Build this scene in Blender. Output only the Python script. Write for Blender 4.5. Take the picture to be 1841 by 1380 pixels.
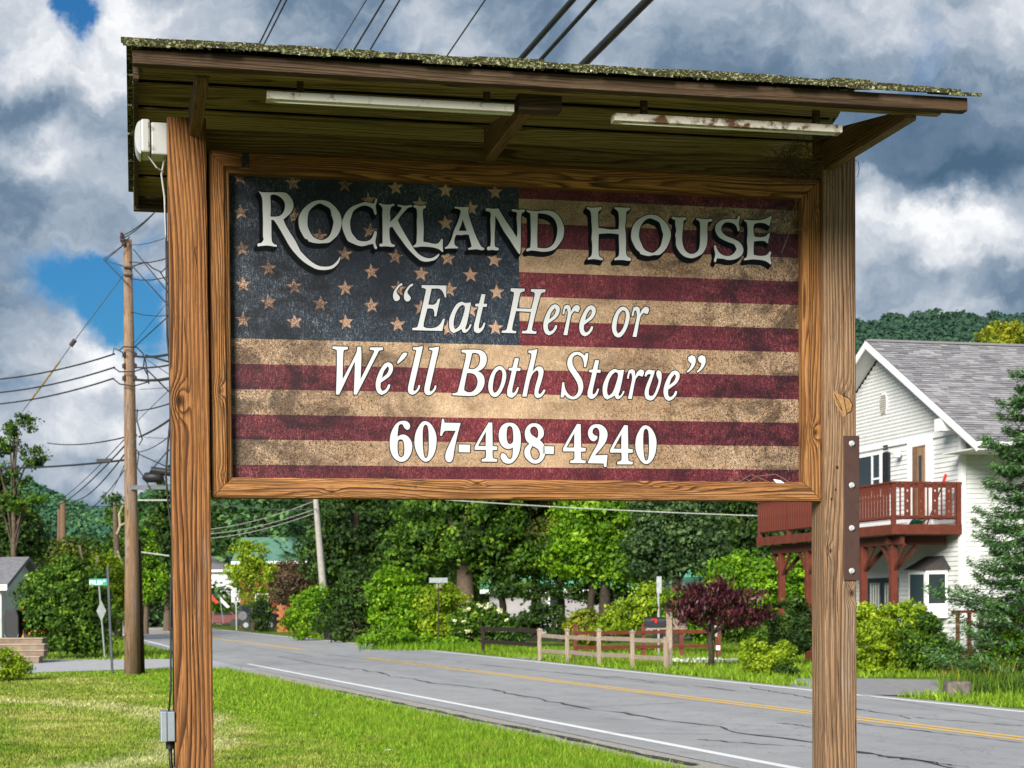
import bpy, bmesh, math, random
import numpy as np
from mathutils import Vector, Matrix, noise
from mathutils.geometry import tessellate_polygon
for o in list(bpy.data.objects): bpy.data.objects.remove(o)
SC = bpy.context.scene; COL = SC.collection
rnd = random.Random(7); NR = np.random.RandomState(11)
R_ = math.radians
# ---------------------------------------------------------------- camera
FP = 3115.0; CH = 1.6; TH = .0255; RO = .0075; PX = 920.5; PY = 1085 + FP * math.tan(TH)
cF = Vector((0, math.cos(TH), -math.sin(TH))); r0 = Vector((1, 0, 0)); u0 = Vector((0, math.sin(TH), math.cos(TH)))
cR = r0 * math.cos(RO) - u0 * math.sin(RO); cU = u0 * math.cos(RO) + r0 * math.sin(RO)
EYE = Vector((0, 0, CH))
cam = bpy.data.cameras.new('camera'); camo = bpy.data.objects.new('camera', cam); COL.objects.link(camo)
mm = Matrix((cR, cU, -cF)).transposed().to_4x4(); mm.translation = EYE; camo.matrix_world = mm
cam.sensor_width = 36; cam.lens = 36 * FP / 1841; cam.shift_y = (PY - 690) / 1841; cam.clip_start = .1; cam.clip_end = 6000
cam.dof.use_dof = True; cam.dof.focus_distance = 6.7; cam.dof.aperture_fstop = 11
SC.camera = camo
def ray(px, py): return (cF * FP + cR * (px - PX) - cU * (py - PY))
def at(px, py, Y):
    d = ray(px, py); return EYE + d * (Y / d.y)
def gp(px, py, z=0):
    d = ray(px, py); p = EYE + d * ((z - CH) / d.z); return Vector((p.x, p.y, z))
def isect(px, py, P0, n):
    d = ray(px, py); return EYE + d * ((P0 - EYE).dot(n) / d.dot(n))
# ---------------------------------------------------------------- sky, sun, exposure
W = bpy.data.worlds.new('World'); SC.world = W; W.use_nodes = True
SUN_EL, SUN_AZ = R_(24.5), R_(202)      # azimuth clockwise from +Y
SKY = 0.1
nt = W.node_tree; N = nt.nodes; Lk = nt.links; N.clear()
def nd(nt, t, **k):
    n = nt.nodes.new(t)
    for a, b in k.items():
        if a == 'op': n.operation = b
        elif a == 'inp':
            for i, v in b.items(): n.inputs[i].default_value = v
        else: setattr(n, a, b)
    return n
def mth(nt, op, a, b=None, c=None, clamp=False):
    n = nt.nodes.new('ShaderNodeMath'); n.operation = op; n.use_clamp = clamp
    for i, v in enumerate((a, b, c)):
        if v is None: continue
        if isinstance(v, (int, float)): n.inputs[i].default_value = v
        else: nt.links.new(v, n.inputs[i])
    return n.outputs[0]
def mix(nt, f, a, b, mode='MIX'):
    n = nt.nodes.new('ShaderNodeMix'); n.data_type = 'RGBA'; n.blend_type = mode
    for i, v in ((0, f), (6, a), (7, b)):
        if isinstance(v, (int, float)): n.inputs[i].default_value = v
        elif isinstance(v, (tuple, list)): n.inputs[i].default_value = (v[0], v[1], v[2], 1)
        else: nt.links.new(v, n.inputs[i])
    return n.outputs[2]
def ramp(nt, f, stops, interp='LINEAR'):
    n = nt.nodes.new('ShaderNodeValToRGB'); n.color_ramp.interpolation = interp
    e = n.color_ramp.elements
    while len(e) < len(stops): e.new(.5)
    for i, (p, c) in enumerate(stops):
        e[i].position = p
        if isinstance(c, (int, float)): c = (c, c, c)
        e[i].color = (c[0], c[1], c[2], 1)
    nt.links.new(f, n.inputs[0]); return n.outputs[0]
def noi(nt, vec, scale, detail=4, rough=.55, dist=0, lac=2.0):
    n = nt.nodes.new('ShaderNodeTexNoise'); n.inputs['Scale'].default_value = scale; n.inputs['Detail'].default_value = detail
    n.inputs['Roughness'].default_value = rough; n.inputs['Distortion'].default_value = dist; n.inputs['Lacunarity'].default_value = lac
    nt.links.new(vec, n.inputs['Vector']); return n.outputs['Fac']
def mapping(nt, vec, sc=(1, 1, 1), loc=(0, 0, 0), rot=(0, 0, 0)):
    n = nt.nodes.new('ShaderNodeMapping'); n.inputs['Scale'].default_value = sc; n.inputs['Location'].default_value = loc
    n.inputs['Rotation'].default_value = rot; nt.links.new(vec, n.inputs['Vector']); return n.outputs[0]
tc = nt.nodes.new('ShaderNodeTexCoord').outputs['Generated']
tc0 = tc
def warped(vec, scale, amt, det=4):
    n = nt.nodes.new('ShaderNodeTexNoise'); n.inputs['Scale'].default_value = scale; n.inputs['Detail'].default_value = det; n.inputs['Roughness'].default_value = .6; nt.links.new(vec, n.inputs['Vector'])
    a = nt.nodes.new('ShaderNodeVectorMath'); a.operation = 'MULTIPLY_ADD'; nt.links.new(n.outputs['Color'], a.inputs[0]); a.inputs[1].default_value = (amt,) * 3; a.inputs[2].default_value = (-amt / 2,) * 3
    b = nt.nodes.new('ShaderNodeVectorMath'); b.operation = 'ADD'; nt.links.new(vec, b.inputs[0]); nt.links.new(a.outputs[0], b.inputs[1]); return b.outputs[0]
tc = warped(tc0, 26, .055, 8)
sky = nd(nt, 'ShaderNodeTexSky', sky_type='NISHITA', sun_disc=False, sun_elevation=SUN_EL, sun_rotation=SUN_AZ, air_density=1.2, dust_density=.6, ozone_density=2.0)
gen = mapping(nt, tc, (1, 1, 1.7), (3.1, 1.2, .35))
n1 = noi(nt, gen, 7.0, 8, .50, .25)
n2 = noi(nt, mapping(nt, tc, (1, 1, 1.8), (8.2, 4.1, 2.2)), 6.0, 6, .48, .3)
n3 = noi(nt, mapping(nt, tc, (1, 1, 1.5), (1.2, 9.1, 5.2)), 15, 10, .60, .2)
warp = mapping(nt, tc, (1, 1, 1), (0, 0, 0))
def blob(px, py, rx, ry, amp):
    """a soft patch of the sky in the direction of a cloud or a gap"""
    d = ray(px, py).normalized(); rt = d.cross(Vector((0, 0, 1))).normalized(); up = rt.cross(d)
    def dot(v):
        n = nt.nodes.new('ShaderNodeVectorMath'); n.operation = 'DOT_PRODUCT'; nt.links.new(tc, n.inputs[0]); n.inputs[1].default_value = v; return n.outputs['Value']
    a = mth(nt, 'DIVIDE', dot(rt), rx / FP); b = mth(nt, 'DIVIDE', dot(up), ry / FP)
    r2 = mth(nt, 'ADD', mth(nt, 'MULTIPLY', a, a), mth(nt, 'MULTIPLY', b, b))
    g = mth(nt, 'EXPONENT', mth(nt, 'MULTIPLY', r2, -1.0))
    fr = mth(nt, 'GREATER_THAN', dot(d), 0)
    return mth(nt, 'MULTIPLY', mth(nt, 'MULTIPLY', g, amp), fr)
def total(base, blobs):
    for b in blobs: base = mth(nt, 'ADD', base, blob(*b))
    return base
cover = total(mth(nt, 'ADD', mth(nt, 'MULTIPLY', n1, 2.6), -.30), [(130, 12, 50, 54, -1.0), (-10, 75, 40, 30, -.4), (205, 255, 50, 26, -.55), (40, 15, 30, 40, .3), (240, 20, 60, 40, .4), (165, 520, 125, 62, -.95), (60, 705, 90, 22, -.25), (255, 590, 60, 50, -.6), (270, 425, 50, 22, -.45), (20, 520, 60, 110, .3), (1575, 282, 26, 14, -.5),
    (1150, 100, 500, 160, .35), (300, 250, 200, 180, .3), (1700, 450, 300, 200, .3), (150, 780, 220, 60, .25)])
mask = ramp(nt, cover, [(.30, 0), (.95, 1)], 'EASE')
# brightness of the cloud: white tops, slate undersides
br = total(mth(nt, 'ADD', mth(nt, 'ADD', mth(nt, 'MULTIPLY', n2, 1.15), mth(nt, 'MULTIPLY', n3, .95)), -.57), [
    (55, 265, 80, 52, .30), (60, 130, 120, 60, .10), (60, 190, 140, 26, -.14), (230, 20, 60, 30, .16), (120, 640, 170, 60, .30), (140, 780, 200, 60, .25), (1660, 385, 170, 34, .30), (1720, 440, 200, 50, .20), (1575, 345, 26, 26, .2), (1720, 305, 160, 32, -.32), (1640, 490, 90, 26, -.14), (1830, 20, 60, 50, .2),
    (300, 60, 260, 80, .12), (840, 70, 120, 80, .14), (1250, 120, 260, 90, -.20), (80, 200, 160, 50, -.12), (1700, 580, 200, 60, -.05), (1650, 60, 200, 90, .02), (1500, 220, 150, 60, -.12), (150, 870, 150, 26, .3), (250, 420, 100, 60, -.08)])
ccol = ramp(nt, br, [(.12, (.060, .115, .185)), (.38, (.135, .20, .285)), (.53, (.27, .335, .415)), (.70, (.47, .51, .57)), (.90, (.80, .81, .825))])
skyc = mix(nt, 1.0, sky.outputs[0], (.085, .27, .45), 'MULTIPLY')
KS = .61 / SKY; cl = mix(nt, 1.0, ccol, (KS, KS, KS * 1.0), 'MULTIPLY')
bg = nd(nt, 'ShaderNodeBackground', inp={'Strength': SKY}); Lk.new(mix(nt, mask, skyc, cl), bg.inputs['Color'])
Lk.new(bg.outputs[0], nd(nt, 'ShaderNodeOutputWorld').inputs[0])
sl = bpy.data.lights.new('sun', 'SUN'); sl.energy = 4.0; sl.angle = R_(26); sl.color = (1, .95, .86)
so = bpy.data.objects.new('sun', sl); COL.objects.link(so); so.location = (0, 0, 40)
sd = Vector((math.sin(SUN_AZ) * math.cos(SUN_EL), math.cos(SUN_AZ) * math.cos(SUN_EL), math.sin(SUN_EL)))
so.rotation_euler = sd.to_track_quat('Z', 'Y').to_euler()
SC.view_settings.view_transform = 'Standard'; SC.view_settings.look = 'None'; SC.view_settings.exposure = 1.0; SC.view_settings.gamma = 1
SC.view_settings.use_curve_mapping = False
SC.cycles.max_bounces = 6; SC.cycles.transparent_max_bounces = 8; SC.cycles.use_denoising = True
# ---------------------------------------------------------------- materials
def bmat(name, rough=.8, spec=.3, metal=0):
    m = bpy.data.materials.new(name); m.use_nodes = True; t = m.node_tree; b = t.nodes['Principled BSDF']
    b.inputs['Roughness'].default_value = rough; b.inputs['Specular IOR Level'].default_value = spec; b.inputs['Metallic'].default_value = metal
    return m, t, b
def objc(t): return t.nodes.new('ShaderNodeTexCoord').outputs['Object']
def bump(t, b, h, s=.3, d=.01):
    n = t.nodes.new('ShaderNodeBump'); n.inputs['Strength'].default_value = s; n.inputs['Distance'].default_value = d
    t.links.new(h, n.inputs['Height']); t.links.new(n.outputs[0], b.inputs['Normal'])
def plain(name, col, rough=.7, spec=.3, metal=0, var=.25, scale=8, bmp=.15, dirt=None):
    m, t, b = bmat(name, rough, spec, metal); c = objc(t)
    n = noi(t, c, scale, 6, .6); f = ramp(t, n, [(.3, 0), (.7, 1)])
    lo = [x * (1 - var) for x in col]; hi = [min(1, x * (1 + var)) for x in col]
    o = mix(t, f, lo, hi)
    if dirt:
        d = ramp(t, noi(t, c, dirt[1], 7, .7), [(dirt[2], 0), (dirt[2] + .12, 1)]); o = mix(t, d, o, dirt[0])
    t.links.new(o, b.inputs['Base Color'])
    if bmp: bump(t, b, noi(t, c, scale * 6, 4, .6), bmp, .005)
    return m
def wood(name, axis, light, mid, dark, freq=70, amp=3.2, seed=0, knots=(), rough=.75, along=.5, across=5.0, bm=.5, contrast=1.0, grey=None, line=.42):
    m, t, b = bmat(name, rough, .2); c = objc(t)
    ai = 'XYZ'.index(axis); oth = [i for i in range(3) if i != ai]
    sc = [across] * 3; sc[ai] = along
    w1 = noi(t, mapping(t, c, sc, (seed * 1.7, seed * 3.1, seed * .7)), 1.0, 2, .45)
    sx = t.nodes.new('ShaderNodeSeparateXYZ'); t.links.new(c, sx.inputs[0]); X = [sx.outputs[i] for i in range(3)]
    lin = mth(t, 'ADD', mth(t, 'MULTIPLY', X[oth[0]], freq), mth(t, 'MULTIPLY', X[oth[1]], freq * .83))
    sc2 = [x * 4 for x in sc]; sc2[ai] = along * 3.5
    w2 = noi(t, mapping(t, c, sc2, (seed, 5, 2)), 1.0, 2, .5)
    r = mth(t, 'ADD', lin, mth(t, 'MULTIPLY', w1, amp * 5)); r = mth(t, 'ADD', r, mth(t, 'MULTIPLY', w2, amp * .28))
    kd = None
    for (kp, ks, ka) in knots:
        s = [1 / ks] * 3; s[ai] = .55 / ks
        mp = mapping(t, c, s, [-kp[i] * s[i] for i in range(3)])
        ln = t.nodes.new('ShaderNodeVectorMath'); ln.operation = 'LENGTH'; t.links.new(mp, ln.inputs[0]); ln = ln.outputs['Value']
        g = mth(t, 'EXPONENT', mth(t, 'MULTIPLY', mth(t, 'MULTIPLY', ln, ln), -.35))
        r = mth(t, 'ADD', r, mth(t, 'MULTIPLY', g, ka))
        kk = mth(t, 'EXPONENT', mth(t, 'MULTIPLY', mth(t, 'POWER', ln, 3), -4))
        kd = kk if kd is None else mth(t, 'MAXIMUM', kd, kk)
    r = mth(t, 'ADD', r, mth(t, 'MULTIPLY', mth(t, 'SINE', mth(t, 'MULTIPLY', r, .9)), .35))
    fr = mth(t, 'FRACT', r)
    w = ramp(t, fr, [(0, 0), (line, .14), (.72, .85), (.9, 1), (1.0, 0)])
    ss = [x * 2.2 for x in sc]; ss[ai] = along * 2
    w = mth(t, 'MULTIPLY', w, mth(t, 'MULTIPLY', ramp(t, noi(t, mapping(t, c, ss, (seed, 2, 6)), 1.0, 3, .6), [(.3, .45), (.6, 1)]), contrast))
    s3 = [260] * 3; s3[ai] = 4
    w = mth(t, 'MAXIMUM', w, mth(t, 'MULTIPLY', ramp(t, noi(t, mapping(t, c, s3, (seed, 8, 3)), 1.0, 4, .65), [(.54, 0), (.66, .75)]), contrast))
    tone = noi(t, mapping(t, c, [x * .6 for x in sc], (2, seed, 4)), 1.0, 4, .6)
    base = mix(t, ramp(t, tone, [(.35, 0), (.65, 1)]), light, mid)
    fs = [180] * 3; fs[ai] = 7
    fib = noi(t, mapping(t, c, fs), 1.0, 3, .6)
    base = mix(t, mth(t, 'MULTIPLY', ramp(t, fib, [(.35, 1), (.6, 0)]), .45), base, mid)
    o = mix(t, w, base, dark)
    if grey:
        gs = [9] * 3; gs[ai] = .9
        g = ramp(t, noi(t, mapping(t, c, gs, (seed, 1, 7)), 1.0, 5, .65), [(grey[1], 0), (grey[1] + .2, 1)]); o = mix(t, g, o, mix(t, mth(t, 'MULTIPLY', w, .8), grey[0], dark))
    crs = [240] * 3; crs[ai] = 3.2
    ck = ramp(t, noi(t, mapping(t, c, crs, (seed, 9, 1)), 1.0, 2, .5), [(.665, 0), (.70, 1)])
    o = mix(t, mth(t, 'MULTIPLY', ck, .85), o, [x * .12 for x in dark])
    if kd is not None: o = mix(t, kd, o, (.035, .014, .006))
    sp = ramp(t, noi(t, mapping(t, c, (1, 1, 1), (4, 4, seed)), 26, 3, .6), [(.72, 0), (.78, 1)])
    o = mix(t, mth(t, 'MULTIPLY', sp, .5), o, [x * .4 for x in dark])
    t.links.new(o, b.inputs['Base Color'])
    bump(t, b, mth(t, 'ADD', mth(t, 'MULTIPLY', w, -.8), mth(t, 'MULTIPLY', fib, 1.2)), min(1, bm * 1.8), .005)
    return m
def leafmat(name, cols, trans=.35, rough=.55):
    m, t, b = bmat(name, rough, .25)
    a = t.nodes.new('ShaderNodeAttribute'); a.attribute_name = 'rnd'
    n = len(cols); c = ramp(t, a.outputs['Fac'], [(i / (n - 1) * .96 + .02, cc) for i, cc in enumerate(cols)])
    t.links.new(c, b.inputs['Base Color'])
    tr = t.nodes.new('ShaderNodeBsdfTranslucent'); t.links.new(mix(t, 1.0, c, (1.15, 1.25, .55), 'MULTIPLY'), tr.inputs[0])
    ms = t.nodes.new('ShaderNodeMixShader'); ms.inputs[0].default_value = trans
    t.links.new(b.outputs[0], ms.inputs[1]); t.links.new(tr.outputs[0], ms.inputs[2]); t.links.new(ms.outputs[0], t.nodes['Material Output'].inputs[0])
    return m
# ---------------------------------------------------------------- mesh helpers
class MB:
    def __init__(s): s.v = []; s.f = []
    def add(s, vs, fs):
        k = len(s.v); s.v += [tuple(v) for v in vs]; s.f += [tuple(i + k for i in f) for f in fs]; return s
    def box(s, x0, x1, y0, y1, z0, z1):
        vs = [(x, y, z) for x in (x0, x1) for y in (y0, y1) for z in (z0, z1)]
        return s.add(vs, [(0, 1, 3, 2), (4, 6, 7, 5), (0, 4, 5, 1), (2, 3, 7, 6), (0, 2, 6, 4), (1, 5, 7, 3)])
    def beam(s, A, B, w, h, up=(0, 0, 1)):
        A = Vector(A); B = Vector(B); d = (B - A).normalized(); sd_ = d.cross(Vector(up)).normalized(); u = sd_.cross(d)
        vs = [P + sd_ * (a * w / 2) + u * (b * h / 2) for P in (A, B) for a in (-1, 1) for b in (-1, 1)]
        return s.add(vs, [(0, 1, 3, 2), (4, 6, 7, 5), (0, 4, 5, 1), (2, 3, 7, 6), (0, 2, 6, 4), (1, 5, 7, 3)])
    def tube(s, pts, r, n=6, cap=True):
        pts = [Vector(p) for p in pts]; k = len(s.v); rr = r if isinstance(r, (list, tuple)) else [r] * len(pts)
        px = None
        for i, p in enumerate(pts):
            d = (pts[min(i + 1, len(pts) - 1)] - pts[max(i - 1, 0)]).normalized()
            a = Vector((0, 0, 1)) if abs(d.z) < .9 else Vector((1, 0, 0))
            if px is None: px = d.cross(a).normalized()
            else: px = (px - d * px.dot(d)).normalized()
            q = d.cross(px)
            for j in range(n):
                t = 2 * math.pi * j / n; s.v.append(tuple(p + (px * math.cos(t) + q * math.sin(t)) * rr[i]))
        for i in range(len(pts) - 1):
            for j in range(n): s.f.append((k + i * n + j, k + i * n + (j + 1) % n, k + (i + 1) * n + (j + 1) % n, k + (i + 1) * n + j))
        if cap: s.f.append(tuple(k + j for j in range(n))[::-1]); s.f.append(tuple(k + (len(pts) - 1) * n + j for j in range(n)))
        return s
    def lathe(s, c, prof, n=16):
        k = len(s.v)
        for (r, z) in prof:
            for j in range(n):
                t = 2 * math.pi * j / n; s.v.append((c[0] + r * math.cos(t), c[1] + r * math.sin(t), c[2] + z))
        for i in range(len(prof) - 1):
            for j in range(n): s.f.append((k + i * n + j, k + i * n + (j + 1) % n, k + (i + 1) * n + (j + 1) % n, k + (i + 1) * n + j))
        s.f.append(tuple(k + j for j in range(n))[::-1]); s.f.append(tuple(k + (len(prof) - 1) * n + j for j in range(n)))
        return s
    def prism(s, pts, off):
        n = len(pts); vs = [Vector(p) for p in pts]; off = Vector(off); vs2 = [v + off for v in vs]
        return s.add(vs + vs2, [tuple(range(n))[::-1], tuple(range(n, 2 * n))] + [(i, (i + 1) % n, n + (i + 1) % n, n + i) for i in range(n)])
    def build(s, name, mat, parent=None, bev=0, smooth=False, kind=None, loc=None):
        me = bpy.data.meshes.new(name); me.from_pydata(s.v, [], s.f); me.update()
        bm = bmesh.new(); bm.from_mesh(me); bmesh.ops.recalc_face_normals(bm, faces=bm.faces); bm.to_mesh(me); bm.free()
        if smooth: me.shade_smooth()
        me.materials.append(mat)
        return link(name, me, parent, bev, kind, loc)
def link(name, me, parent=None, bev=0, kind=None, loc=None):
    o = bpy.data.objects.new(name, me); COL.objects.link(o)
    if parent is not None: o.parent = parent
    if loc is not None: o.location = loc
    if bev:
        b = o.modifiers.new('bevel', 'BEVEL'); b.width = bev; b.segments = 2; b.limit_method = 'ANGLE'
    if kind: o['kind'] = kind
    return o
def tag(o, label, cat, group=None):
    o['label'] = label; o['category'] = cat
    if group: o['group'] = group
    return o
def thing(name, label, cat, loc=(0, 0, 0), rz=0, group=None):
    o = bpy.data.objects.new(name, None); o.empty_display_size = .2; COL.objects.link(o); o.location = loc; o.rotation_euler = (0, 0, rz)
    return tag(o, label, cat, group)
def npmesh(name, V, F, mat, parent=None, attr=None, kind=None, loc=None, smooth=False):
    """V (n,3), F (m,k) numpy; attr per-vertex float"""
    me = bpy.data.meshes.new(name); m, k = F.shape
    me.vertices.add(len(V)); me.vertices.foreach_set('co', np.ascontiguousarray(V, dtype=np.float32).ravel())
    me.loops.add(m * k); me.loops.foreach_set('vertex_index', np.ascontiguousarray(F, dtype=np.int32).ravel())
    me.polygons.add(m); me.polygons.foreach_set('loop_start', np.arange(0, m * k, k, dtype=np.int32))
    if attr is not None:
        a = me.attributes.new('rnd', 'FLOAT', 'POINT'); a.data.foreach_set('value', attr.astype(np.float32))
    me.update(calc_edges=True); me.materials.append(mat)
    return link(name, me, parent, 0, kind, loc)
def leafquads(P, S, NRM=None, flat=.5, aspect=.55, axis=None, rng=NR):
    """one bent rhombus per point"""
    n = len(P); nn = rng.normal(size=(n, 3))
    if NRM is not None: nn = nn * flat + NRM
    nn /= np.linalg.norm(nn, axis=1, keepdims=True) + 1e-9
    t = rng.normal(size=(n, 3)) if axis is None else axis + rng.normal(size=(n, 3)) * .25
    a = t - nn * (t * nn).sum(1, keepdims=True); a /= np.linalg.norm(a, axis=1, keepdims=True) + 1e-9
    b = np.cross(nn, a); S = np.asarray(S).reshape(-1, 1) * np.ones((n, 1))
    V = np.empty((n, 4, 3)); V[:, 0] = P - a * S * .5; V[:, 2] = P + a * S * .5 - nn * S * .12; V[:, 1] = P + b * S * .5 * aspect + a * S * .05; V[:, 3] = P - b * S * .5 * aspect + a * S * .05
    F = np.arange(n * 4).reshape(n, 4); return V.reshape(-1, 3), F
# ================================================================ the big road sign
PL = at(420, 834, 6.42); PR = at(1435, 845.2, 6.89)
dU = Vector((PR.x - PL.x, PR.y - PL.y, 0)).normalized(); RZ = math.atan2(dU.y, dU.x); dB = Vector((-dU.y, dU.x, 0))
SO = Vector((PL.x, PL.y, 0))
def sp(px, py, y=0):
    """pixel -> sign coordinates (x, z) on the plane y (y grows towards the back)"""
    p = isect(px, py, SO + dB * y, dB) - SO
    return (p.dot(dU), p.z)
sign = thing('roadside_sign', 'large wooden restaurant sign with weathered flag panel under a mossy shingled roof, reading ROCKLAND HOUSE', 'sign', SO, RZ)
wl = (.43, .205, .075); wm = (.27, .108, .034); wd = (.085, .030, .010)
yF = -.08
lx0, lx1 = sp(304, 500, yF)[0], sp(374, 500, yF)[0]
rx0, rx1 = sp(1481.5, 500, yF)[0], sp(1539, 500, yF)[0]
zt = sp(335, 210, yF)[1]; zr = sp(1510, 285, yF)[1]
kn = lambda px, py, y: (sp(px, py, y)[0], y, sp(px, py, y)[1])
Mpl = wood('post_wood_orange', 'Z', (0.440, 0.209, 0.074), (0.264, 0.108, 0.036), (0.047, 0.017, 0.007), 60, 3.4, 3, [(kn(322, 720, yF), .02, 2.5)], along=.36, across=4.2, line=.36, grey=((.30, .23, .18), .60))
Mpr = wood('post_wood_worn', 'Z', (0.370, 0.234, 0.142), (0.251, 0.147, 0.082), (0.060, 0.030, 0.015), 66, 2.2, 8, [(kn(1517, 715, yF), .018, 2.2), (kn(1531, 1066, yF), .014, 2.5), (kn(1472, 1305, yF + .03), .016, 1.8), (kn(1493, 990, yF), .009, 1.2)], along=.5, across=4, grey=((.33, .27, .22), .56))
MB().box(lx0, lx1, yF, yF + .14, -.6, zt).build('post', Mpl, sign, .005)
pr = MB().box(rx0, rx1, yF, yF + .14, -.6, zr + .03).build('post', Mpr, sign, .005)
# frame: four mitred members with a routed inner lip
fy = -.05
TL = sp(377, 270, fy); BL = sp(378.5, 891, fy); TR = sp(1469, 322, fy); BR = sp(1479.5, 899, fy)
fx0 = (TL[0] + BL[0]) / 2; fx1 = (TR[0] + BR[0]) / 2 + .004; fz1 = (TL[1] + TR[1]) / 2; fz0 = (BL[1] + BR[1]) / 2 - .004
FW = .074
def member(x0, z0, x1, z1, ax, mat):
    """frame member from corner to corner; profile runs from outer edge inwards"""
    prof = [(0, .035), (0, fy), (.006, fy - .004), (FW * .72, fy - .004), (FW * .8, fy + .004), (FW, fy + .012), (FW, .03)]
    m = MB(); vs = []
    cx = (fx0 + fx1) / 2; cz = (fz0 + fz1) / 2
    for (x, z) in ((x0, z0), (x1, z1)):
        for (w, y) in prof: vs.append((x + (w if x < cx else -w), y, z + (w if z < cz else -w)))
    n = len(prof); fs = [tuple(range(n))[::-1], tuple(range(n, 2 * n))] + [(i, (i + 1) % n, n + (i + 1) % n, n + i) for i in range(n)]
    m.add(vs, fs); return m.build('frame_board', mat, sign)
g = .0012
fk = lambda px, py: kn(px, py, fy)
Mfx = wood('frame_wood_rail', 'X', (0.461, 0.231, 0.089), (0.294, 0.126, 0.041), (0.056, 0.021, 0.008), 95, 3.4, 5, [(fk(597, 884), .012, 1.6), (fk(858, 868), .012, 1.6), (fk(1162, 868), .010, 1.2), (fk(440, 287), .016, 1.2)], along=.8, across=9)
Mfl = wood('frame_wood_stile', 'Z', (0.399, 0.194, 0.068), (0.251, 0.105, 0.034), (0.052, 0.019, 0.007), 95, 2.8, 12, [(fk(396, 703), .010, 2.2), (fk(399, 854), .008, 1.2), (fk(1466, 372), .010, 1.5), (fk(1464, 778), .013, 2.6)], along=.7, across=9)
member(fx0 + g, fz0, fx1 - g, fz0, 'X', Mfx); member(fx0 + g, fz1, fx1 - g, fz1, 'X', Mfx)
member(fx0, fz0 + g, fx0, fz1 - g, 'Z', Mfl); member(fx1, fz0 + g, fx1, fz1 - g, 'Z', Mfl)
for (a_, b_) in ((lx1 - .004, fx0 + .01), (fx1 - .01, rx0 + .004)): MB().box(a_, b_, -.02, .03, fz0 + .03, fz1 - .005).build('gap_filler', Mfl, sign)  # added boards that close the bright gaps beside the posts and keep them dark
# the printed panel
def grunge(name, base, dark, speck, dens=.5, light=None, worn=.6):
    m, t, b = bmat(name, .45, .3); c = objc(t)
    st = lambda v, a=.32, b_=.68: ramp(t, v, [(a, 0), (b_, 1)])
    big = st(noi(t, mapping(t, c, (1, 1, 1), (3, 1, 8)), 2.6, 5, .6)); med = st(noi(t, c, 14, 6, .65))
    o = mix(t, mth(t, 'ADD', mth(t, 'MULTIPLY', big, .55), mth(t, 'MULTIPLY', med, .45)), dark, base)
    fine = st(noi(t, mapping(t, c, (1, 1, 1), (0, 0, 0)), 150, 3, .7, 1.5)); vst = st(noi(t, mapping(t, c, (1, 1, .2)), 260, 2, .6)); fl = noi(t, mapping(t, c, (1, 1, 1), (5, 5, 5)), 60, 4, .7, 3.0)
    vein = ramp(t, mth(t, 'ABSOLUTE', mth(t, 'SUBTRACT', fl, .5)), [(0, 1), (.03, 0)])
    sx = t.nodes.new('ShaderNodeSeparateXYZ'); t.links.new(c, sx.inputs[0])
    edge = mth(t, 'MULTIPLY', mth(t, 'ABSOLUTE', mth(t, 'SUBTRACT', sx.outputs[0], 1.1)), .95, clamp=True)   # the print is more worn to both ends
    wear = mth(t, 'ADD', mth(t, 'MULTIPLY', edge, edge), mth(t, 'MULTIPLY', mth(t, 'SUBTRACT', 1.0, big), .35))
    k = mth(t, 'ADD', mth(t, 'MULTIPLY', ramp(t, fine, [(.46, 0), (.72, 1)]), .75), mth(t, 'MULTIPLY', vein, .7))
    k = mth(t, 'MULTIPLY', k, mth(t, 'ADD', mth(t, 'MULTIPLY', wear, dens), .30), clamp=True)
    o = mix(t, k, o, speck)
    if light:
        f2 = st(noi(t, mapping(t, c, (1, 1, 1), (9, 9, 9)), 170, 3, .7, 1.0)); f3 = st(noi(t, mapping(t, c, (1, 1, .15), (3, 3, 3)), 280, 2, .6))
        k2 = mth(t, 'MULTIPLY', ramp(t, mth(t, 'ADD', mth(t, 'MULTIPLY', f2, .65), mth(t, 'MULTIPLY', f3, .35)), [(.5, 0), (.8, 1)]), mth(t, 'ADD', mth(t, 'MULTIPLY', mth(t, 'MULTIPLY', big, med), 1.1), light[2]), clamp=True)
        o = mix(t, mth(t, 'MULTIPLY', k2, light[1]), o, light[0])
    blot = mth(t, 'MULTIPLY', ramp(t, noi(t, mapping(t, c, (1, 1, 1.6), (4, 2, 1)), 5.5, 6, .7, .6), [(.46, 0), (.66, 1)]), mth(t, 'ADD', mth(t, 'MULTIPLY', edge, 1.6), .30), clamp=True)
    o = mix(t, mth(t, 'MULTIPLY', blot, .7), o, [x * .6 for x in speck])
    t.links.new(o, b.inputs['Base Color']); bump(t, b, fine, .15, .002); return m
Mtan = grunge('print_tan', (0.499, 0.344, 0.215), (0.292, 0.176, 0.099), (0.043, 0.022, 0.015), 1.5, ((.70, .56, .42), .7, .2))
Mred = grunge('print_red', (0.146, 0.015, 0.024), (0.065, 0.007, 0.014), (0.009, 0.004, 0.010), 1.3, ((.50, .17, .16), .8, .12))
Mnavy = grunge('print_navy', (0.015, 0.028, 0.052), (0.008, 0.013, 0.025), (0.004, 0.005, 0.008), .9, ((.26, .28, .29), .8, .06))
Mwht, t_, b_ = bmat('letter_white', .35, .4); c_ = objc(t_)
t_.links.new(mix(t_, ramp(t_, noi(t_, c_, 60, 5, .7), [(.66, 0), (.72, 1)]), mix(t_, ramp(t_, noi(t_, c_, 3, 3, .5), [(.3, 0), (.7, 1)]), (.52, .525, .54), (.60, .60, .62)), (.30, .26, .20)), b_.inputs['Base Color'])
Mwht2 = plain('letter_white_clean', (.50, .51, .53), .35, .4, 0, .02, 4, 0)
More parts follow.
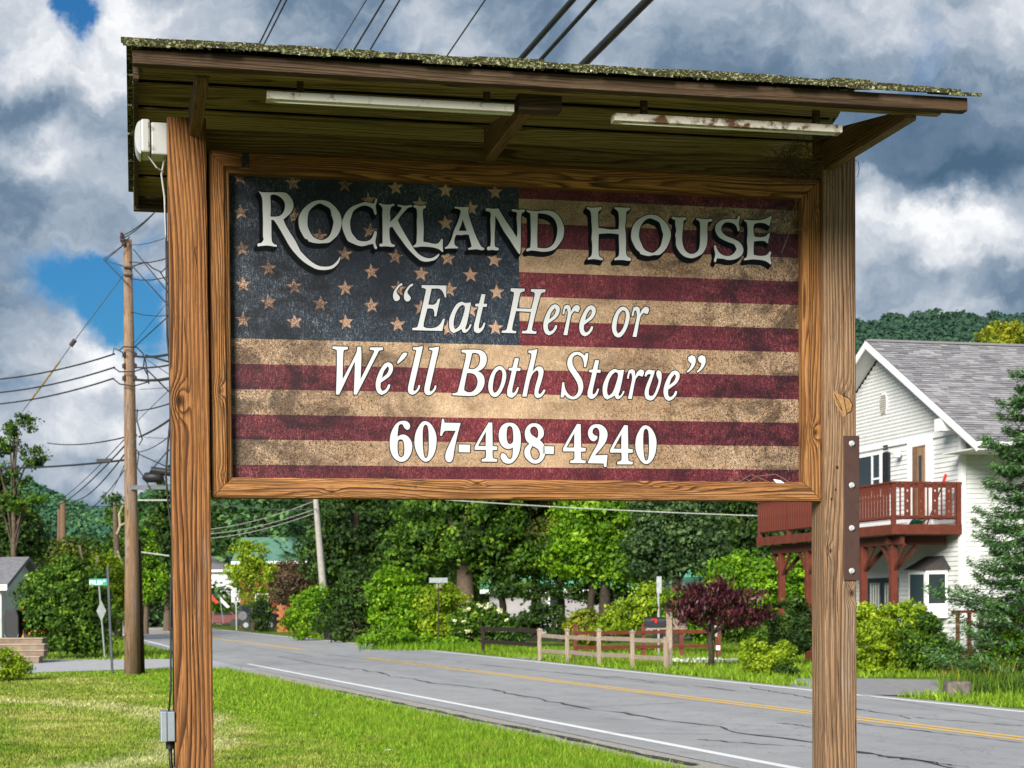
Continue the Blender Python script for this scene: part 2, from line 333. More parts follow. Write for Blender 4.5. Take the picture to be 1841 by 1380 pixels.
Mblk = plain('print_black', (.006, .007, .009), .4, .3, 0, .2, 10, 0)
zp = lambda px, py: sp(px, py, 0)
# stripe borders (left and right measurements of the same border)
b_lo = (zp(420, 834)[1] + zp(1434, 845.2)[1]) / 2; b_hi = (zp(420, 606.6)[1] + zp(1434, 634)[1]) / 2
pit = (b_hi - b_lo) / 5; zbot = b_lo - pit; ztop = zbot + 13 * pit
qx0 = fx0 + .03; qx1 = fx1 - .03
panel = MB().box(qx0, qx1, .004, .016, zbot - .002, ztop + .002).build('sign_panel', plain('panel_edge', (.5, .5, .5), .5), sign)
cx1 = zp(934.5, 610)[0]; cz0 = b_hi
for i in range(13):
    z0, z1 = zbot + i * pit, zbot + (i + 1) * pit
    x0 = cx1 if z0 > cz0 - .01 else qx0
    MB().box(x0, qx1, .0008, .0038, z0, z1).build('stripe', Mred if i % 2 == 0 else Mtan, panel)
MB().box(qx0, cx1, .0008, .0038, cz0, ztop).build('canton', Mnavy, panel)
def poly(loops, y, m, dx=0, dz=0):
    """flat filled shape with holes on the sign face"""
    L = [[Vector((x + dx, z + dz, 0)) for (x, z) in lp] for lp in loops]
    tr = tessellate_polygon(L); flat = [v for lp in L for v in lp]
    m.add([(v.x, y, v.y) for v in flat], [t for t in tr]); return m
def halo(loops, w, y, m, dx=0, dz=0):
    for lp in loops:
        n = len(lp)
        for i in range(n):
            a = Vector(lp[i]); b = Vector(lp[(i + 1) % n]); d = b - a
            if d.length < 1e-6: continue
            d.normalize(); q = Vector((-d.y, d.x)) * w
            m.add([(p.x + dx, y, p.y + dz) for p in (a + q, b + q, b - q, a - q)], [(0, 1, 2, 3)])
            m.add([(a.x + dx + w * math.cos(k * math.pi / 4), y, a.y + dz + w * math.sin(k * math.pi / 4)) for k in range(8)], [tuple(range(8))])
def smooth_loop(lp, step=3, corner=52):
    n = len(lp); P = [Vector(p) for p in lp]; T = []; cor = []
    for i in range(n):
        a = P[i] - P[i - 1]; b = P[(i + 1) % n] - P[i]
        cor.append(a.length < 1e-6 or b.length < 1e-6 or math.degrees(a.angle(b)) > corner)
    out = []
    for i in range(n):
        p0, p1, p2, p3 = P[i - 1], P[i], P[(i + 1) % n], P[(i + 2) % n]; L = (p2 - p1).length
        d1 = (p2 - p1); t1 = d1 if cor[i] else (p2 - p0).normalized() * L; t2 = d1 if cor[(i + 1) % n] else (p3 - p1).normalized() * L
        for k in range(step):
            u = k / step; h = (2 * u**3 - 3 * u * u + 1, u**3 - 2 * u * u + u, -2 * u**3 + 3 * u * u, u**3 - u * u)
            out.append(tuple(p1 * h[0] + t1 * h[1] + p2 * h[2] + t2 * h[3]))
    return out
def glyph(loops, org, s, white, shadow, off=(0, 0), sc=1, y=-.0012, w=.0042):
    L = []
    for lp in loops:
        if s < 20: lp = smooth_loop(lp, 3)
        L.append([sp(org[0] + off[0] + px / s * sc, org[1] + off[1] + py / s * sc, y) for px, py in lp])
    o = poly(L, y, MB()).build('letter', white, panel)
    bk = MB(); halo(L, w, y + .0010, bk)
    if shadow:
        sx_, sz_ = -.011, -.017
        for k in range(1, 6): halo(L, w * 1.05, y + .0013, bk, sx_ * k / 5, sz_ * k / 5)
        poly(L, y + .0016, bk, sx_, sz_)
    bk.build('letter_outline', Mblk, panel)
A_ = (455, 335); B_ = (640, 345); C_ = (825, 345); D_ = (1045, 355); E_ = (1200, 355)
big = [
 (A_, [[(90,78),(150,95),(400,95),(540,105),(610,165),(655,240),(668,320),(650,390),(600,460),(540,510),(500,545),(540,640),(610,760),(700,900),(780,1060),(800,1085),(890,1180),(980,1255),(1080,1310),(1170,1325),(1260,1320),(1330,1290),(1400,1220),(1440,1155),(1445,1175),(1415,1260),(1350,1330),(1280,1365),(1160,1380),(1050,1365),(940,1310),(820,1230),(700,1110),(600,980),(520,840),(440,700),(370,590),(340,555),(300,550),(302,700),(310,900),(340,945),(395,970),(390,995),(340,990),(240,975),(150,980),(80,990),(72,965),(85,940),(140,930),(175,870),(165,830),(165,600),(160,400),(152,200),(130,135)],
       [(285,150),(330,130),(400,145),(470,190),(520,260),(528,340),(505,420),(450,480),(380,498),(285,497),(293,400),(290,280)]]),
 (A_, [[(1100,225),(1180,230),(1260,255),(1340,320),(1400,390),(1445,470),(1465,580),(1450,690),(1400,800),(1330,870),(1260,925),(1180,935),(1080,940),(1000,930),(915,905),(905,875),(860,860),(810,780),(770,700),(755,620),(755,520),(790,430),(850,350),(920,290),(1000,245)],
       [(1100,278),(1170,305),(1260,355),(1285,400),(1300,480),(1330,570),(1320,660),(1290,760),(1240,840),(1150,885),(1080,875),(1000,835),(945,760),(905,660),(900,560),(915,440),(955,370),(1030,310)]]),
 (B_, [[(150,165),(220,175),(280,190),(300,180),(325,105),(352,110),(345,160),(325,230),(335,300),(342,365),(315,378),(295,330),(280,280),(220,240),(150,222),(98,228),(38,253),(-42,313),(-72,388),(-97,478),(-97,558),(-72,668),(-22,738),(28,793),(120,815),(200,805),(255,770),(290,700),(305,655),(330,640),(345,670),(335,740),(320,820),(330,870),(350,920),(335,945),(305,925),(285,855),(220,865),(150,885),(88,893),(18,878),(-52,848),(-132,808),(-162,758),(-202,668),(-227,568),(-227,488),(-192,388),(-142,308),(-62,238),(38,198)]]),
 (B_, [[(372,190),(390,185),(480,205),(570,205),(610,192),(635,205),(630,225),(590,240),(570,280),(560,350),(568,430),(560,500),(620,440),(700,350),(755,270),(755,248),(700,235),(682,220),(700,208),(800,225),(860,220),(930,215),(930,240),(860,260),(820,300),(750,380),(690,465),(740,570),(830,730),(900,840),(960,940),(1030,1020),(1110,1070),(1200,1095),(1270,1085),(1330,1050),(1375,1018),(1375,1045),(1320,1110),(1240,1140),(1160,1150),(1080,1135),(1010,1085),(930,1010),(830,900),(750,790),(670,680),(600,570),(555,590),(552,700),(565,800),(590,855),(640,870),(640,900),(590,905),(500,895),(400,900),(385,880),(400,855),(440,850),(440,700),(440,500),(435,350),(440,270),(410,225)]]),
 (B_, [[(950,225),(980,210),(1060,230),(1140,215),(1162,240),(1150,262),(1112,275),(1105,350),(1115,500),(1120,600),(1115,760),(1115,820),(1200,835),(1290,855),(1350,850),(1390,810),(1412,770),(1440,790),(1435,860),(1435,920),(1442,980),(1425,990),(1380,950),(1300,920),(1200,905),(1080,900),(1000,910),(950,912),(950,890),(995,850),(1005,750),(1010,600),(1005,500),(1012,400),(1005,290),(985,262),(955,250)]]),
 (C_, [[(-72,240),(0,245),(90,250),(165,245),(172,268),(155,300),(170,400),(210,530),(270,700),(330,830),(375,905),(420,925),(420,950),(380,960),(300,945),(220,950),(160,955),(150,935),(200,910),(210,890),(185,790),(165,705),(100,700),(55,710),(-40,705),(-62,740),(-77,830),(-62,880),(-15,910),(-15,930),(-60,930),(-140,930),(-225,938),(-235,920),(-190,890),(-160,850),(-120,770),(-75,620),(-20,500),(25,350),(32,310),(0,280),(-70,268)], [(63,455),(90,530),(130,640),(-5,640),(30,560)]]),
 (C_, [[(435,285),(470,262),(540,275),(655,272),(700,350),(780,480),(870,610),(955,745),(965,700),(965,560),(955,420),(965,350),(945,330),(880,315),(870,295),(900,280),(980,295),(1060,285),(1095,300),(1085,325),(1040,345),(1030,420),(1025,600),(1025,800),(1020,960),(1010,1025),(990,1015),(945,950),(900,880),(830,770),(740,640),(660,490),(600,390),(600,520),(592,700),(590,850),(600,905),(655,925),(660,955),(620,965),(560,955),(480,962),(460,935),(480,905),(520,900),(530,800),(525,600),(520,450),(530,370),(510,325),(445,310)]]),
 (C_, [[(1115,295),(1180,305),(1300,315),(1400,305),(1520,310),(1600,345),(1680,430),(1730,550),(1740,650),(1720,760),(1660,860),(1590,940),(1500,975),(1400,985),(1300,975),(1200,965),(1130,980),(1108,955),(1130,935),(1180,920),(1190,800),(1190,600),(1185,450),(1180,350),(1130,325)], [(1305,350),(1400,355),(1500,385),(1580,450),(1620,540),(1630,620),(1615,740),(1570,850),(1490,915),(1410,930),(1300,920),(1295,750),(1300,550)]]),
 (D_, [[(90,155),(160,165),(240,162),(330,150),(342,170),(330,195),(285,230),(280,320),(285,500),(400,515),(500,530),(620,520),(625,400),(615,250),(590,210),(550,180),(550,160),(620,160),(700,165),(800,165),(812,185),(790,205),(745,235),(740,350),(725,480),(735,600),(740,720),(740,880),(755,960),(825,1005),(820,1040),(780,1045),(700,1032),(620,1030),(550,1035),(548,1005),(600,980),(625,940),(625,760),(620,605),(500,590),(400,590),(290,600),(285,720),(285,880),(300,970),(360,1005),(350,1035),(280,1025),(200,1015),(110,1025),(105,1000),(160,970),(180,900),(180,750),(170,680),(180,550),(170,400),(160,260),(140,210),(95,180)]]),
 (D_, [[(1150,280),(1250,295),(1340,355),(1420,440),(1470,540),(1482,620),(1460,720),(1410,830),(1350,900),(1290,945),(1200,950),(1120,965),(1040,950),(975,930),(970,905),(910,850),(860,760),(828,680),(830,560),(860,460),(920,380),(1010,320),(1080,290)], [(1130,342),(1200,360),(1290,410),(1315,470),(1340,560),(1355,610),(1335,720),(1310,800),(1250,870),(1190,912),(1120,900),(1040,850),(990,750),(955,650),(965,520),(1000,440),(1060,370)]]),
 (E_, [[(65,325),(90,315),(180,330),(300,325),(320,345),(305,365),(265,380),(260,480),(245,600),(245,720),(270,830),(310,890),(380,930),(450,920),(510,870),(535,780),(540,600),(540,450),(530,400),(505,375),(470,355),(475,335),(560,350),(650,355),(720,350),(745,365),(735,390),(670,405),(660,500),(660,650),(650,780),(620,860),(570,930),(500,970),(420,1000),(330,990),(250,950),(180,870),(140,780),(140,680),(128,620),(145,540),(130,450),(130,370),(80,350)]]),
 (E_, [[(1175,295),(1205,305),(1190,370),(1180,430),(1195,520),(1185,555),(1160,550),(1145,490),(1110,440),(1040,410),(960,410),(910,455),(890,500),(900,560),(960,625),(1060,670),(1160,715),(1220,770),(1255,850),(1240,930),(1180,990),(1090,1025),(1000,1030),(920,1010),(850,1005),(820,1000),(800,1060),(780,1065),(768,1035),(785,980),(790,920),(770,830),(775,785),(800,790),(820,850),(860,910),(930,955),(1000,965),(1060,950),(1110,905),(1145,850),(1100,770),(1020,740),(930,700),(850,650),(800,570),(790,500),(810,440),(860,390),(930,360),(1030,350),(1140,360),(1155,340)]]),
 (E_, [[(1270,360),(1340,370),(1420,375),(1520,372),(1620,350),(1680,320),(1710,300),(1725,320),(1705,390),(1690,465),(1670,460),(1620,430),(1540,415),(1450,430),(1425,470),(1425,560),(1440,645),(1520,655),(1620,640),(1670,590),(1690,580),(1690,640),(1670,700),(1665,760),(1645,745),(1600,715),(1500,715),(1430,725),(1425,840),(1425,945),(1500,960),(1600,960),(1650,940),(1690,885),(1718,905),(1700,980),(1718,1080),(1705,1105),(1670,1075),(1600,1040),(1500,1025),(1400,1020),(1320,1030),(1265,1035),(1265,1010),(1310,980),(1325,850),(1315,710),(1325,600),(1320,450),(1300,400),(1270,390)]]),
]
for org, lp in big: glyph(lp, org, 9.2, Mwht, True, w=.0036)
F_ = (695, 490); G_ = (890, 495); H_ = (590, 605); I_ = (800, 610); J_ = (1000, 620); K_ = (690, 740); L_ = (870, 740); M_ = (1000, 740)
sF, sG, sH, sI, sJ, sK, sL = 9.2, 6.348, 8.368, 9.205, 6.575, 9.205, 11.5
q1 = [(260,185),(245,172),(200,200),(150,260),(115,330),(108,400),(130,455),(165,468),(200,455),(220,420),(210,385),(180,350),(165,310),(185,270),(215,230),(260,205)]
q2 = [(1600,118),(1640,135),(1650,180),(1635,240),(1590,300),(1550,325),(1540,315),(1580,270),(1600,220),(1565,190),(1560,145)]
gE = [[(580,205),(990,212),(985,410),(965,405),(945,350),(910,290),(860,262),(745,262),(690,525),(770,530),(820,500),(850,440),(888,425),(820,722),(790,720),(790,650),(770,600),(735,590),(675,590),(615,830),(612,890),(650,912),(760,915),(840,890),(900,830),(930,770),(965,755),(922,962),(425,948),(428,912),(490,905),(515,880),(560,700),(650,300),(650,275),(620,255),(580,248)]]
ga = [[(1385,492),(1395,505),(1330,830),(1300,920),(1315,940),(1350,915),(1380,850),(1405,855),(1395,890),(1350,960),(1300,995),(1260,980),(1240,930),(1190,960),(1110,998),(1060,965),(1035,880),(1040,760),(1090,630),(1160,520),(1240,480),(1300,500)], [(1255,530),(1290,550),(1295,600),(1250,760),(1200,880),(1140,935),(1115,900),(1110,820),(1140,680),(1200,570)]]
gt = [[(1570,355),(1635,358),(1605,512),(1662,515),(1655,565),(1595,562),(1530,850),(1525,910),(1545,925),(1580,890),(1610,825),(1635,830),(1600,930),(1540,990),(1490,995),(1445,960),(1445,880),(1480,740),(1520,562),(1465,550),(1470,515),(1530,510)]]
gH = [[(180,145),(340,150),(335,180),(300,190),(285,210),(250,375),(415,380),(455,210),(440,190),(410,182),(412,155),(578,158),(572,190),(540,195),(520,215),(420,610),(430,632),(475,640),(468,665),(305,658),(310,632),(350,630),(370,610),(410,415),(240,405),(195,600),(200,628),(243,635),(238,658),(75,652),(80,628),(115,625),(135,605),(215,225),(215,190),(178,178)]]
ge = [[(700,330),(735,360),(735,420),(700,480),(640,525),(605,550),(605,610),(625,640),(660,620),(690,565),(710,570),(700,610),(660,660),(615,682),(575,660),(553,600),(555,530),(590,430),(640,350),(670,332)], [(682,370),(695,395),(675,450),(618,500),(640,425)]]
gr = [[(790,345),(830,332),(860,355),(862,420),(890,365),(925,335),(960,345),(968,375),(950,420),(920,410),(905,405),(870,450),(825,680),(780,678),(815,520),(830,430),(820,375),(800,385),(788,445),(768,440)]]
go = [[(1455,355),(1500,370),(1535,430),(1530,520),(1490,630),(1440,695),(1400,705),(1360,680),(1335,610),(1340,530),(1370,440),(1410,380)], [(1455,395),(1485,405),(1495,450),(1475,560),(1435,640),(1400,660),(1385,620),(1390,540),(1415,440)]]
gW = [[(65,145),(300,152),(295,190),(240,200),(228,240),(218,640),(420,250),(440,150),(495,150),(500,300),(488,640),(690,230),(690,205),(625,195),(628,160),(825,160),(820,200),(770,210),(745,250),(430,870),(385,868),(400,500),(400,372),(165,870),(118,868),(130,500),(130,210),(115,192),(65,180)]]
gq = [[(1190,245),(1140,240),(1100,280),(1040,380),(1045,408),(1080,385),(1150,320),(1185,270)]]
gl = [[(1275,160),(1330,158),(1425,140),(1415,200),(1290,740),(1280,800),(1300,820),(1340,780),(1360,725),(1385,730),(1370,790),(1320,850),(1270,872),(1220,855),(1200,800),(1215,700),(1310,280),(1325,210),(1310,195),(1275,190)]]
gB = [[(275,170),(560,170),(640,205),(685,270),(690,360),(660,440),(600,500),(540,525),(600,555),(645,620),(655,710),(630,800),(580,870),(510,920),(400,935),(120,920),(125,890),(190,880),(215,850),(340,320),(348,240),(325,220),(275,212)], [(450,225),(520,225),(570,260),(580,340),(560,420),(500,480),(440,490),(390,485)], [(365,555),(440,558),(500,590),(535,660),(535,740),(500,820),(440,868),(370,870),(318,840),(320,790)]]
gh = [[(1380,180),(1430,180),(1530,155),(1520,220),(1450,530),(1510,460),(1570,445),(1620,475),(1630,550),(1600,680),(1545,870),(1560,905),(1590,890),(1635,825),(1665,835),(1640,890),(1590,950),(1530,970),(1490,940),(1480,870),(1500,760),(1545,600),(1545,530),(1520,510),(1470,545),(1430,610),(1400,700),(1350,945),(1278,945),(1350,600),(1425,300),(1430,240),(1410,225),(1380,220)]]
gS = [[(240,80),(290,90),(335,125),(350,95),(378,95),(375,150),(350,262),(328,260),(325,200),(300,140),(250,112),(205,135),(190,190),(205,250),(250,320),(300,400),(320,480),(305,560),(260,620),(200,642),(140,625),(100,585),(85,620),(52,618),(72,440),(95,440),(100,490),(125,555),(170,600),(210,610),(250,570),(262,510),(245,440),(190,350),(145,280),(130,220),(145,150),(190,95)]]
gv = [[(1060,375),(1045,365),(1060,315),(1095,290),(1130,298),(1165,300),(1160,330),(1130,420),(1095,530),(1095,590),(1115,605),(1150,590),(1190,500),(1210,420),(1190,370),(1185,320),(1210,295),(1240,320),(1245,390),(1225,490),(1190,580),(1150,640),(1110,655),(1060,635),(1045,570),(1065,480),(1110,370),(1120,345),(1085,345)]]
g6 = [[(310,150),(370,155),(420,190),(435,240),(420,285),(385,300),(345,270),(310,205),(270,205),(245,240),(225,410),(290,380),(350,380),(420,430),(465,520),(470,600),(445,700),(390,785),(320,825),(240,815),(160,750),(110,640),(98,500),(120,350),(180,230),(240,170)], [(275,455),(315,470),(335,530),(340,640),(330,720),(290,755),(250,730),(230,650),(228,540),(240,475)]]
g0 = [[(690,155),(760,185),(830,280),(870,400),(872,520),(850,650),(790,770),(710,825),(640,805),(570,720),(520,600),(508,480),(530,340),(590,220),(640,165)], [(690,210),(720,230),(740,320),(745,500),(742,640),(725,740),(700,768),(675,750),(655,660),(645,500),(645,330),(660,240)]]
g7 = [[(965,115),(995,120),(1005,180),(1270,185),(1265,215),(1215,400),(1165,640),(1140,790),(1100,835),(1050,825),(1020,780),(1025,680),(1070,570),(1190,315),(1020,315),(990,335),(960,400),(930,395),(950,220)]]
gd = [[(1240,540),(1430,545),(1425,672),(1240,668)]]
g4 = [[(345,200),(405,205),(412,590),(490,600),(485,655),(410,660),(415,780),(440,800),(488,805),(485,850),(230,848),(232,805),(280,795),(300,770),(300,655),(115,655),(115,600)], [(300,350),(295,592),(170,590)]]
g9 = [[(530,225),(620,240),(700,310),(750,420),(765,560),(755,720),(715,880),(650,990),(570,1060),(480,1070),(400,1035),(350,960),(345,900),(370,855),(420,860),(460,900),(500,960),(550,980),(585,930),(600,740),(540,765),(470,765),(390,720),(330,630),(305,500),(320,380),(370,290),(450,235)], [(530,290),(575,315),(600,400),(605,600),(580,650),(530,670),(490,630),(470,520),(475,400),(490,320)]]
g8 = [[(1050,235),(1140,260),(1210,330),(1240,420),(1225,510),(1155,585),(1220,650),(1260,740),(1270,850),(1240,950),(1180,1030),(1090,1070),(1000,1060),(910,1000),(850,920),(835,820),(860,740),(940,660),(880,600),(850,510),(850,400),(890,310),(960,250)], [(1040,305),(1090,330),(1120,400),(1120,490),(1100,548),(1040,510),(980,460),(955,390),(980,330)], [(1000,705),(1060,735),(1120,780),(1155,850),(1150,920),(1110,980),(1050,990),(1000,960),(965,880),(960,800)]]
g2 = [[(680,205),(750,220),(820,280),(850,370),(830,470),(780,560),(640,720),(850,715),(830,915),(790,910),(785,855),(525,850),(530,820),(600,680),(690,520),(710,430),(715,340),(690,275),(650,260),(610,290),(600,350),(640,390),(680,400),(680,440),(640,485),(590,480),(545,430),(525,350),(550,270),(600,220)]]
def mv(g, s, tx, ty, sc=1):
    """offset that puts the glyph's top-left corner at pixel (tx, ty)"""
    return min(p[0] for p in g[0]) / s * sc, min(p[1] for p in g[0]) / s * sc
def put(g, s, tx, ty, sc=1.0):
    ox, oy = mv(g, s, tx, ty, sc); glyph(g, (tx - ox, ty - oy), s, Mwht2, False, sc=sc, w=.0036)
def raw(g, org, s, off=(0, 0)): glyph(g, org, s, Mwht2, False, off=off, w=.0036)
raw([q1], F_, sF); raw([q1], F_, sF, (19.5, .6)); raw(gE, F_, sF); raw(ga, F_, sF); raw(gt, F_, sF)
raw(gH, G_, sG); raw(ge, G_, sG); raw(gr, G_, sG); raw(ge, G_, sG, (64.6, 1.9)); raw(go, G_, sG); raw(gr, G_, sG, (124.4, 3.2))
raw(gW, H_, sH); put(ge, sG, 675.8, 651.4, 1.05); raw(gq, H_, sH); raw(gl, H_, sH); raw(gl, H_, sH, (29.3, .8))
raw(gB, I_, sI); put(go, sG, 878, 657.6, 1.01); put(gt, sF, 911.9, 643.3, 1.02); raw(gh, I_, sI)
raw(gS, J_, sJ); put(gt, sF, 1056.5, 647); put(ga, sF, 1083.6, 663, .975); put(gr, sG, 1127, 663.2, .98); raw(gv, J_, sJ); put(ge, sG, 1193.2, 666, .98)
raw([q2], J_, sJ); raw([q2], J_, sJ, (18, 0))
raw(g6, K_, sK); raw(g0, K_, sK); raw(g7, K_, sK); raw(gd, K_, sK); raw(g4, M_, sK, (-159, -2.7)); raw(g9, L_, sL); raw(g8, L_, sL)
raw(gd, K_, sK, (150.8, 3)); raw(g4, M_, sK); raw(g2, M_, sK); raw(g4, M_, sK, (84.7, 2.2))
z0s = min(p[0] for p in g0[0]); put(g0, sK, 1142.3, 764.4, .955)
# stars
stars = [(431,319),(527,328),(620,332),(711,337),(801,342),(890,345),(433,381),(530,388),(663,360),(755,367),(847,374),(435,447),(575,425),(665,415),(801,401),(483,482),(620,456),(711,461),(805,464),(437,511),(889,467),(668,488),(757,492),(846,494),(483,543),(529,515),(621,518),(576,546),(668,549),(716,519),(808,520),(893,525),(437,575),(530,578),(622,579),(715,583),(757,553),(846,557),(806,590),(891,589)]
Mstar = grunge('print_star', (0.558, 0.369, 0.261), (0.414, 0.243, 0.153), (0.054, 0.027, 0.023), 1.8)
def starshape(rr, rot):
    return [(rr * (1 if k % 2 == 0 else .42) * math.sin(rot + k * math.pi / 5), rr * (1 if k % 2 == 0 else .42) * math.cos(rot + k * math.pi / 5)) for k in range(10)]
for i, (px, py) in enumerate(stars):
    x, z = sp(px, py, 0); L = [(x + a, z + b) for a, b in starshape(.031, rnd.uniform(-.12, .12))]
    L = [(min(max(a, qx0), qx1), b) for a, b in L]
    poly([L], .0002, MB()).build('star', Mstar, panel)
# ---- lookouts (level arms) that carry the roof, fascia, rafters, planks, shingles
yE = -.85; yB = .87
zF0 = (sp(238, 112, -.85)[1] + sp(1735, 207, -.85)[1]) / 2
zE = sp(700, 140, yE)[1]
xL = (sp(238, 110, yE)[0] + sp(240, 340, yB)[0]) / 2; xR = sp(1735, 205, yE)[0]; xRp = sp(1640, 215, yE)[0]
zl = (sp(1640, 212, yE)[1] + sp(1487, 300, yF)[1]) / 2
zF = (sp(238, 112, yE)[1] + sp(1735, 207, yE)[1]) / 2       # lower edge of the front fascia
xRp = max(xRp, sp(1481, 300, yF)[0] + .16)
zbk = sp(240, 356, yB)[1]                                     # lower edge of the back eave
yR = .0; zRid = zF0 + .29                                     # underside of the ridge
Mrf = wood('roof_wood_front', 'X', (.105, .07, .042), (.065, .038, .02), (.018, .011, .007), 90, 2.5, 21, along=.6, across=7, contrast=.8)
Mpk = [wood('plank_wood_green', 'X', (.37, .27, .115), (.25, .17, .065), (.055, .030, .012), 70, 3.0, 31 + 7 * k, along=.5, across=8, contrast=.9) for k in range(2)]
Mlk = wood('lookout_wood', 'Y', (.27, .175, .075), (.165, .095, .038), (.04, .02, .01), 110, 2.5, 17, along=.8, across=7)
# back-slope planks seen from below, lapped
NPk = 6; MB().prism([(xL + .02, yR, zRid + .022), (xL + .02, yB, zbk + .03), (xL + .02, yB, zbk + .036), (xL + .02, yR, zRid + .028)], (xRp - xL - .05, 0, 0)).build('lap_shade_sheet', plain('lap_shade_black', (.02, .017, .012), .95), sign)  # black sheet behind the plank gaps, painted in as the shade under each lap
NPk = 6; sl_ = (zbk - zRid) / (yB - yR)
for i in range(NPk):
    a = i / NPk; b = (i + .83) / NPk; y0 = yR + (yB - yR) * a; y1 = yR + (yB - yR) * min(b, 1); zz0 = zRid + sl_ * (y0 - yR) - .002; zz1 = zRid + sl_ * (y1 - yR) - .002 - .002 * (i % 2)
    MB().prism([(xL + .012 * rnd.random(), y0, zz0), (xL + .012, y1, zz1), (xL + .012, y1, zz1 + .006), (xL, y0, zz0 + .006)], (xRp - xL - .03, 0, 0)).build('roof_plank', Mpk[i % 2], sign)
for i in range(5):
    y0 = yE + .03 + (yR - yE - .03) * i / 5; y1 = yE + .03 + (yR - yE - .03) * (i + .98) / 5
    z_0 = zF + .035 + (zRid - zF - .03) * (i / 5); z_1 = zF + .035 + (zRid - zF - .03) * ((i + .98) / 5)
    MB().prism([(xL, y0, z_0), (xL, y1, z_1), (xL, y1, z_1 + .012), (xL, y0, z_0 + .012)], (xR - .10 - .02 * i - xL, 0, 0)).build('roof_plank', Mpk[i % 2], sign)
MB().box(xL, xR, yE - .02, yE + .02, zF, zF + .047).build('fascia_board', Mrf, sign, .003)
MB().box(xL + .03, xRp - .03, yE + .022, yE + .055, zF - .004, zF + .03).build('fascia_board', Mpk[0], sign, .002)
MB().box(xL, xRp - .02, yB - .01, yB + .025, zbk - .05, zbk + .05).build('fascia_board', Mrf, sign, .003)
xc = sp(948, 200, yE)[0]
lz1 = zF + .0
def lookout(x, w, z0f, z0b, y0, y1, h):
    MB().prism([(x, y0, z0f), (x, y1, z0b), (x, y1, z0b + h), (x, y0, z0f + .035)], (w, 0, 0)).build('lookout_arm', Mlk, sign, .003)
lkx = sp(352, 150, -.7)[0]
lookout(lkx, .042, sp(365, 140, -.74)[1], sp(360, 246, yF)[1], -.74, yF + .1, .13)
lookout(sp(925, 210, -.6)[0], .042, sp(940, 196, -.74)[1], sp(912, 292, fy)[1], -.74, fy - .01, .12)
MB().box(sp(925, 210, -.6)[0] - .02, sp(925, 210, -.6)[0] + .13, -.76, -.70, zF - .045, zF + .01).build('scab_block', Mrf, sign, .004)
lookout(sp(1481, 300, yF)[0], .045, zl - .005, zl, yE + .04, yF + .12, .17)
lookout(sp(1481, 300, yF)[0] + .001, .043, zl, zbk - .02, yF + .13, yB - .02, .17)
MB().prism([(xL + .002, yE + .04, zF - .03), (xL + .002, yR, zRid - .09), (xL + .002, yB - .02, zbk - .04), (xL + .002, yB - .02, zbk + .03), (xL + .002, yR, zRid + .02), (xL + .002, yE + .04, zF + .03)], (.018, 0, 0)).build('rake_board', Mrf, sign, .002)
# header beam under the ridge, hidden part of the structure that carries the planks
MB().box(lx0 + .02, rx1 - .02, yF + .145, yF + .18, fz1 + .01, fz1 + .11).build('header_beam', Mpk[1], sign, .003)
# shingles: rows from the front eave up to the ridge, mossy, and down the back
Mmoss, t_, b_ = bmat('mossy_shingle', .95, .1); c_ = objc(t_)
n_a = noi(t_, c_, 70, 6, .75, .6); n_b = noi(t_, mapping(t_, c_, (.5, 1, 1)), 24, 5, .7)
o_ = mix(t_, ramp(t_, n_b, [(.35, 0), (.6, 1)]), (.045, .036, .026), (.05, .052, .018))
o_ = mix(t_, ramp(t_, n_a, [(.52, 0), (.57, 1)]), o_, (.34, .36, .16)); o_ = mix(t_, ramp(t_, noi(t_, mapping(t_, c_, (1, 1, 1), (7, 7, 7)), 85, 5, .7), [(.60, 0), (.64, 1)]), o_, (.62, .60, .47))
o_ = mix(t_, ramp(t_, noi(t_, mapping(t_, c_, (1, 1, 1), (2, 5, 3)), 60, 5, .8), [(.60, 0), (.66, 1)]), o_, (.018, .014, .01))
t_.links.new(o_, b_.inputs['Base Color']); bump(t_, b_, n_a, 1.0, .02)
MS = .8 * (yR - yE + .05)
zs0 = zF + .038; zs1 = zRid + .050
rows = 7
for i in range(rows):
    f0 = i / rows; f1 = min(1, (i + 1.35) / rows)
    y0 = yE - .055 + (yR - yE + .06) * f0; y1 = yE - .055 + (yR - yE + .06) * f1
    z_0 = zs0 + (zs1 - zs0) * f0 + .010; z_1 = zs0 + (zs1 - zs0) * f1 + .002
    x = xL - .03 + rnd.uniform(-.01, .01); xe = xR + .040 - i * .013 + rnd.uniform(-.006, .006)
    while x < xe - .02:
        w_ = min(rnd.uniform(.09, .17), xe - x); dz = rnd.uniform(-.003, .006); dy = rnd.uniform(-.012, .012)
        MB().prism([(x, y0 + dy, z_0 + dz), (x, y1, z_1 + dz), (x, y1, z_1 + .008), (x, y0 + dy, z_0 + .012 + dz)], (w_ - .003, 0, 0)).build('shingle', Mmoss, sign)
        x += w_
for i in range(5):
    f0 = i / 5; f1 = (i + 1.3) / 5; y0 = yR + .01 + (yB + .05 - yR) * f0; y1 = yR + .01 + (yB + .05 - yR) * f1
    z_0 = zs1 + (zbk + .06 - zs1) * f0; z_1 = zs1 + (zbk + .06 - zs1) * f1
    MB().prism([(xL - .02, y0, z_0 - .002), (xL - .02, y1, z_1 + .01), (xL - .02, y1, z_1 + .02), (xL - .02, y0, z_0 + .008)], (xRp - xL + .04, 0, 0)).build('shingle_course', Mmoss, sign)
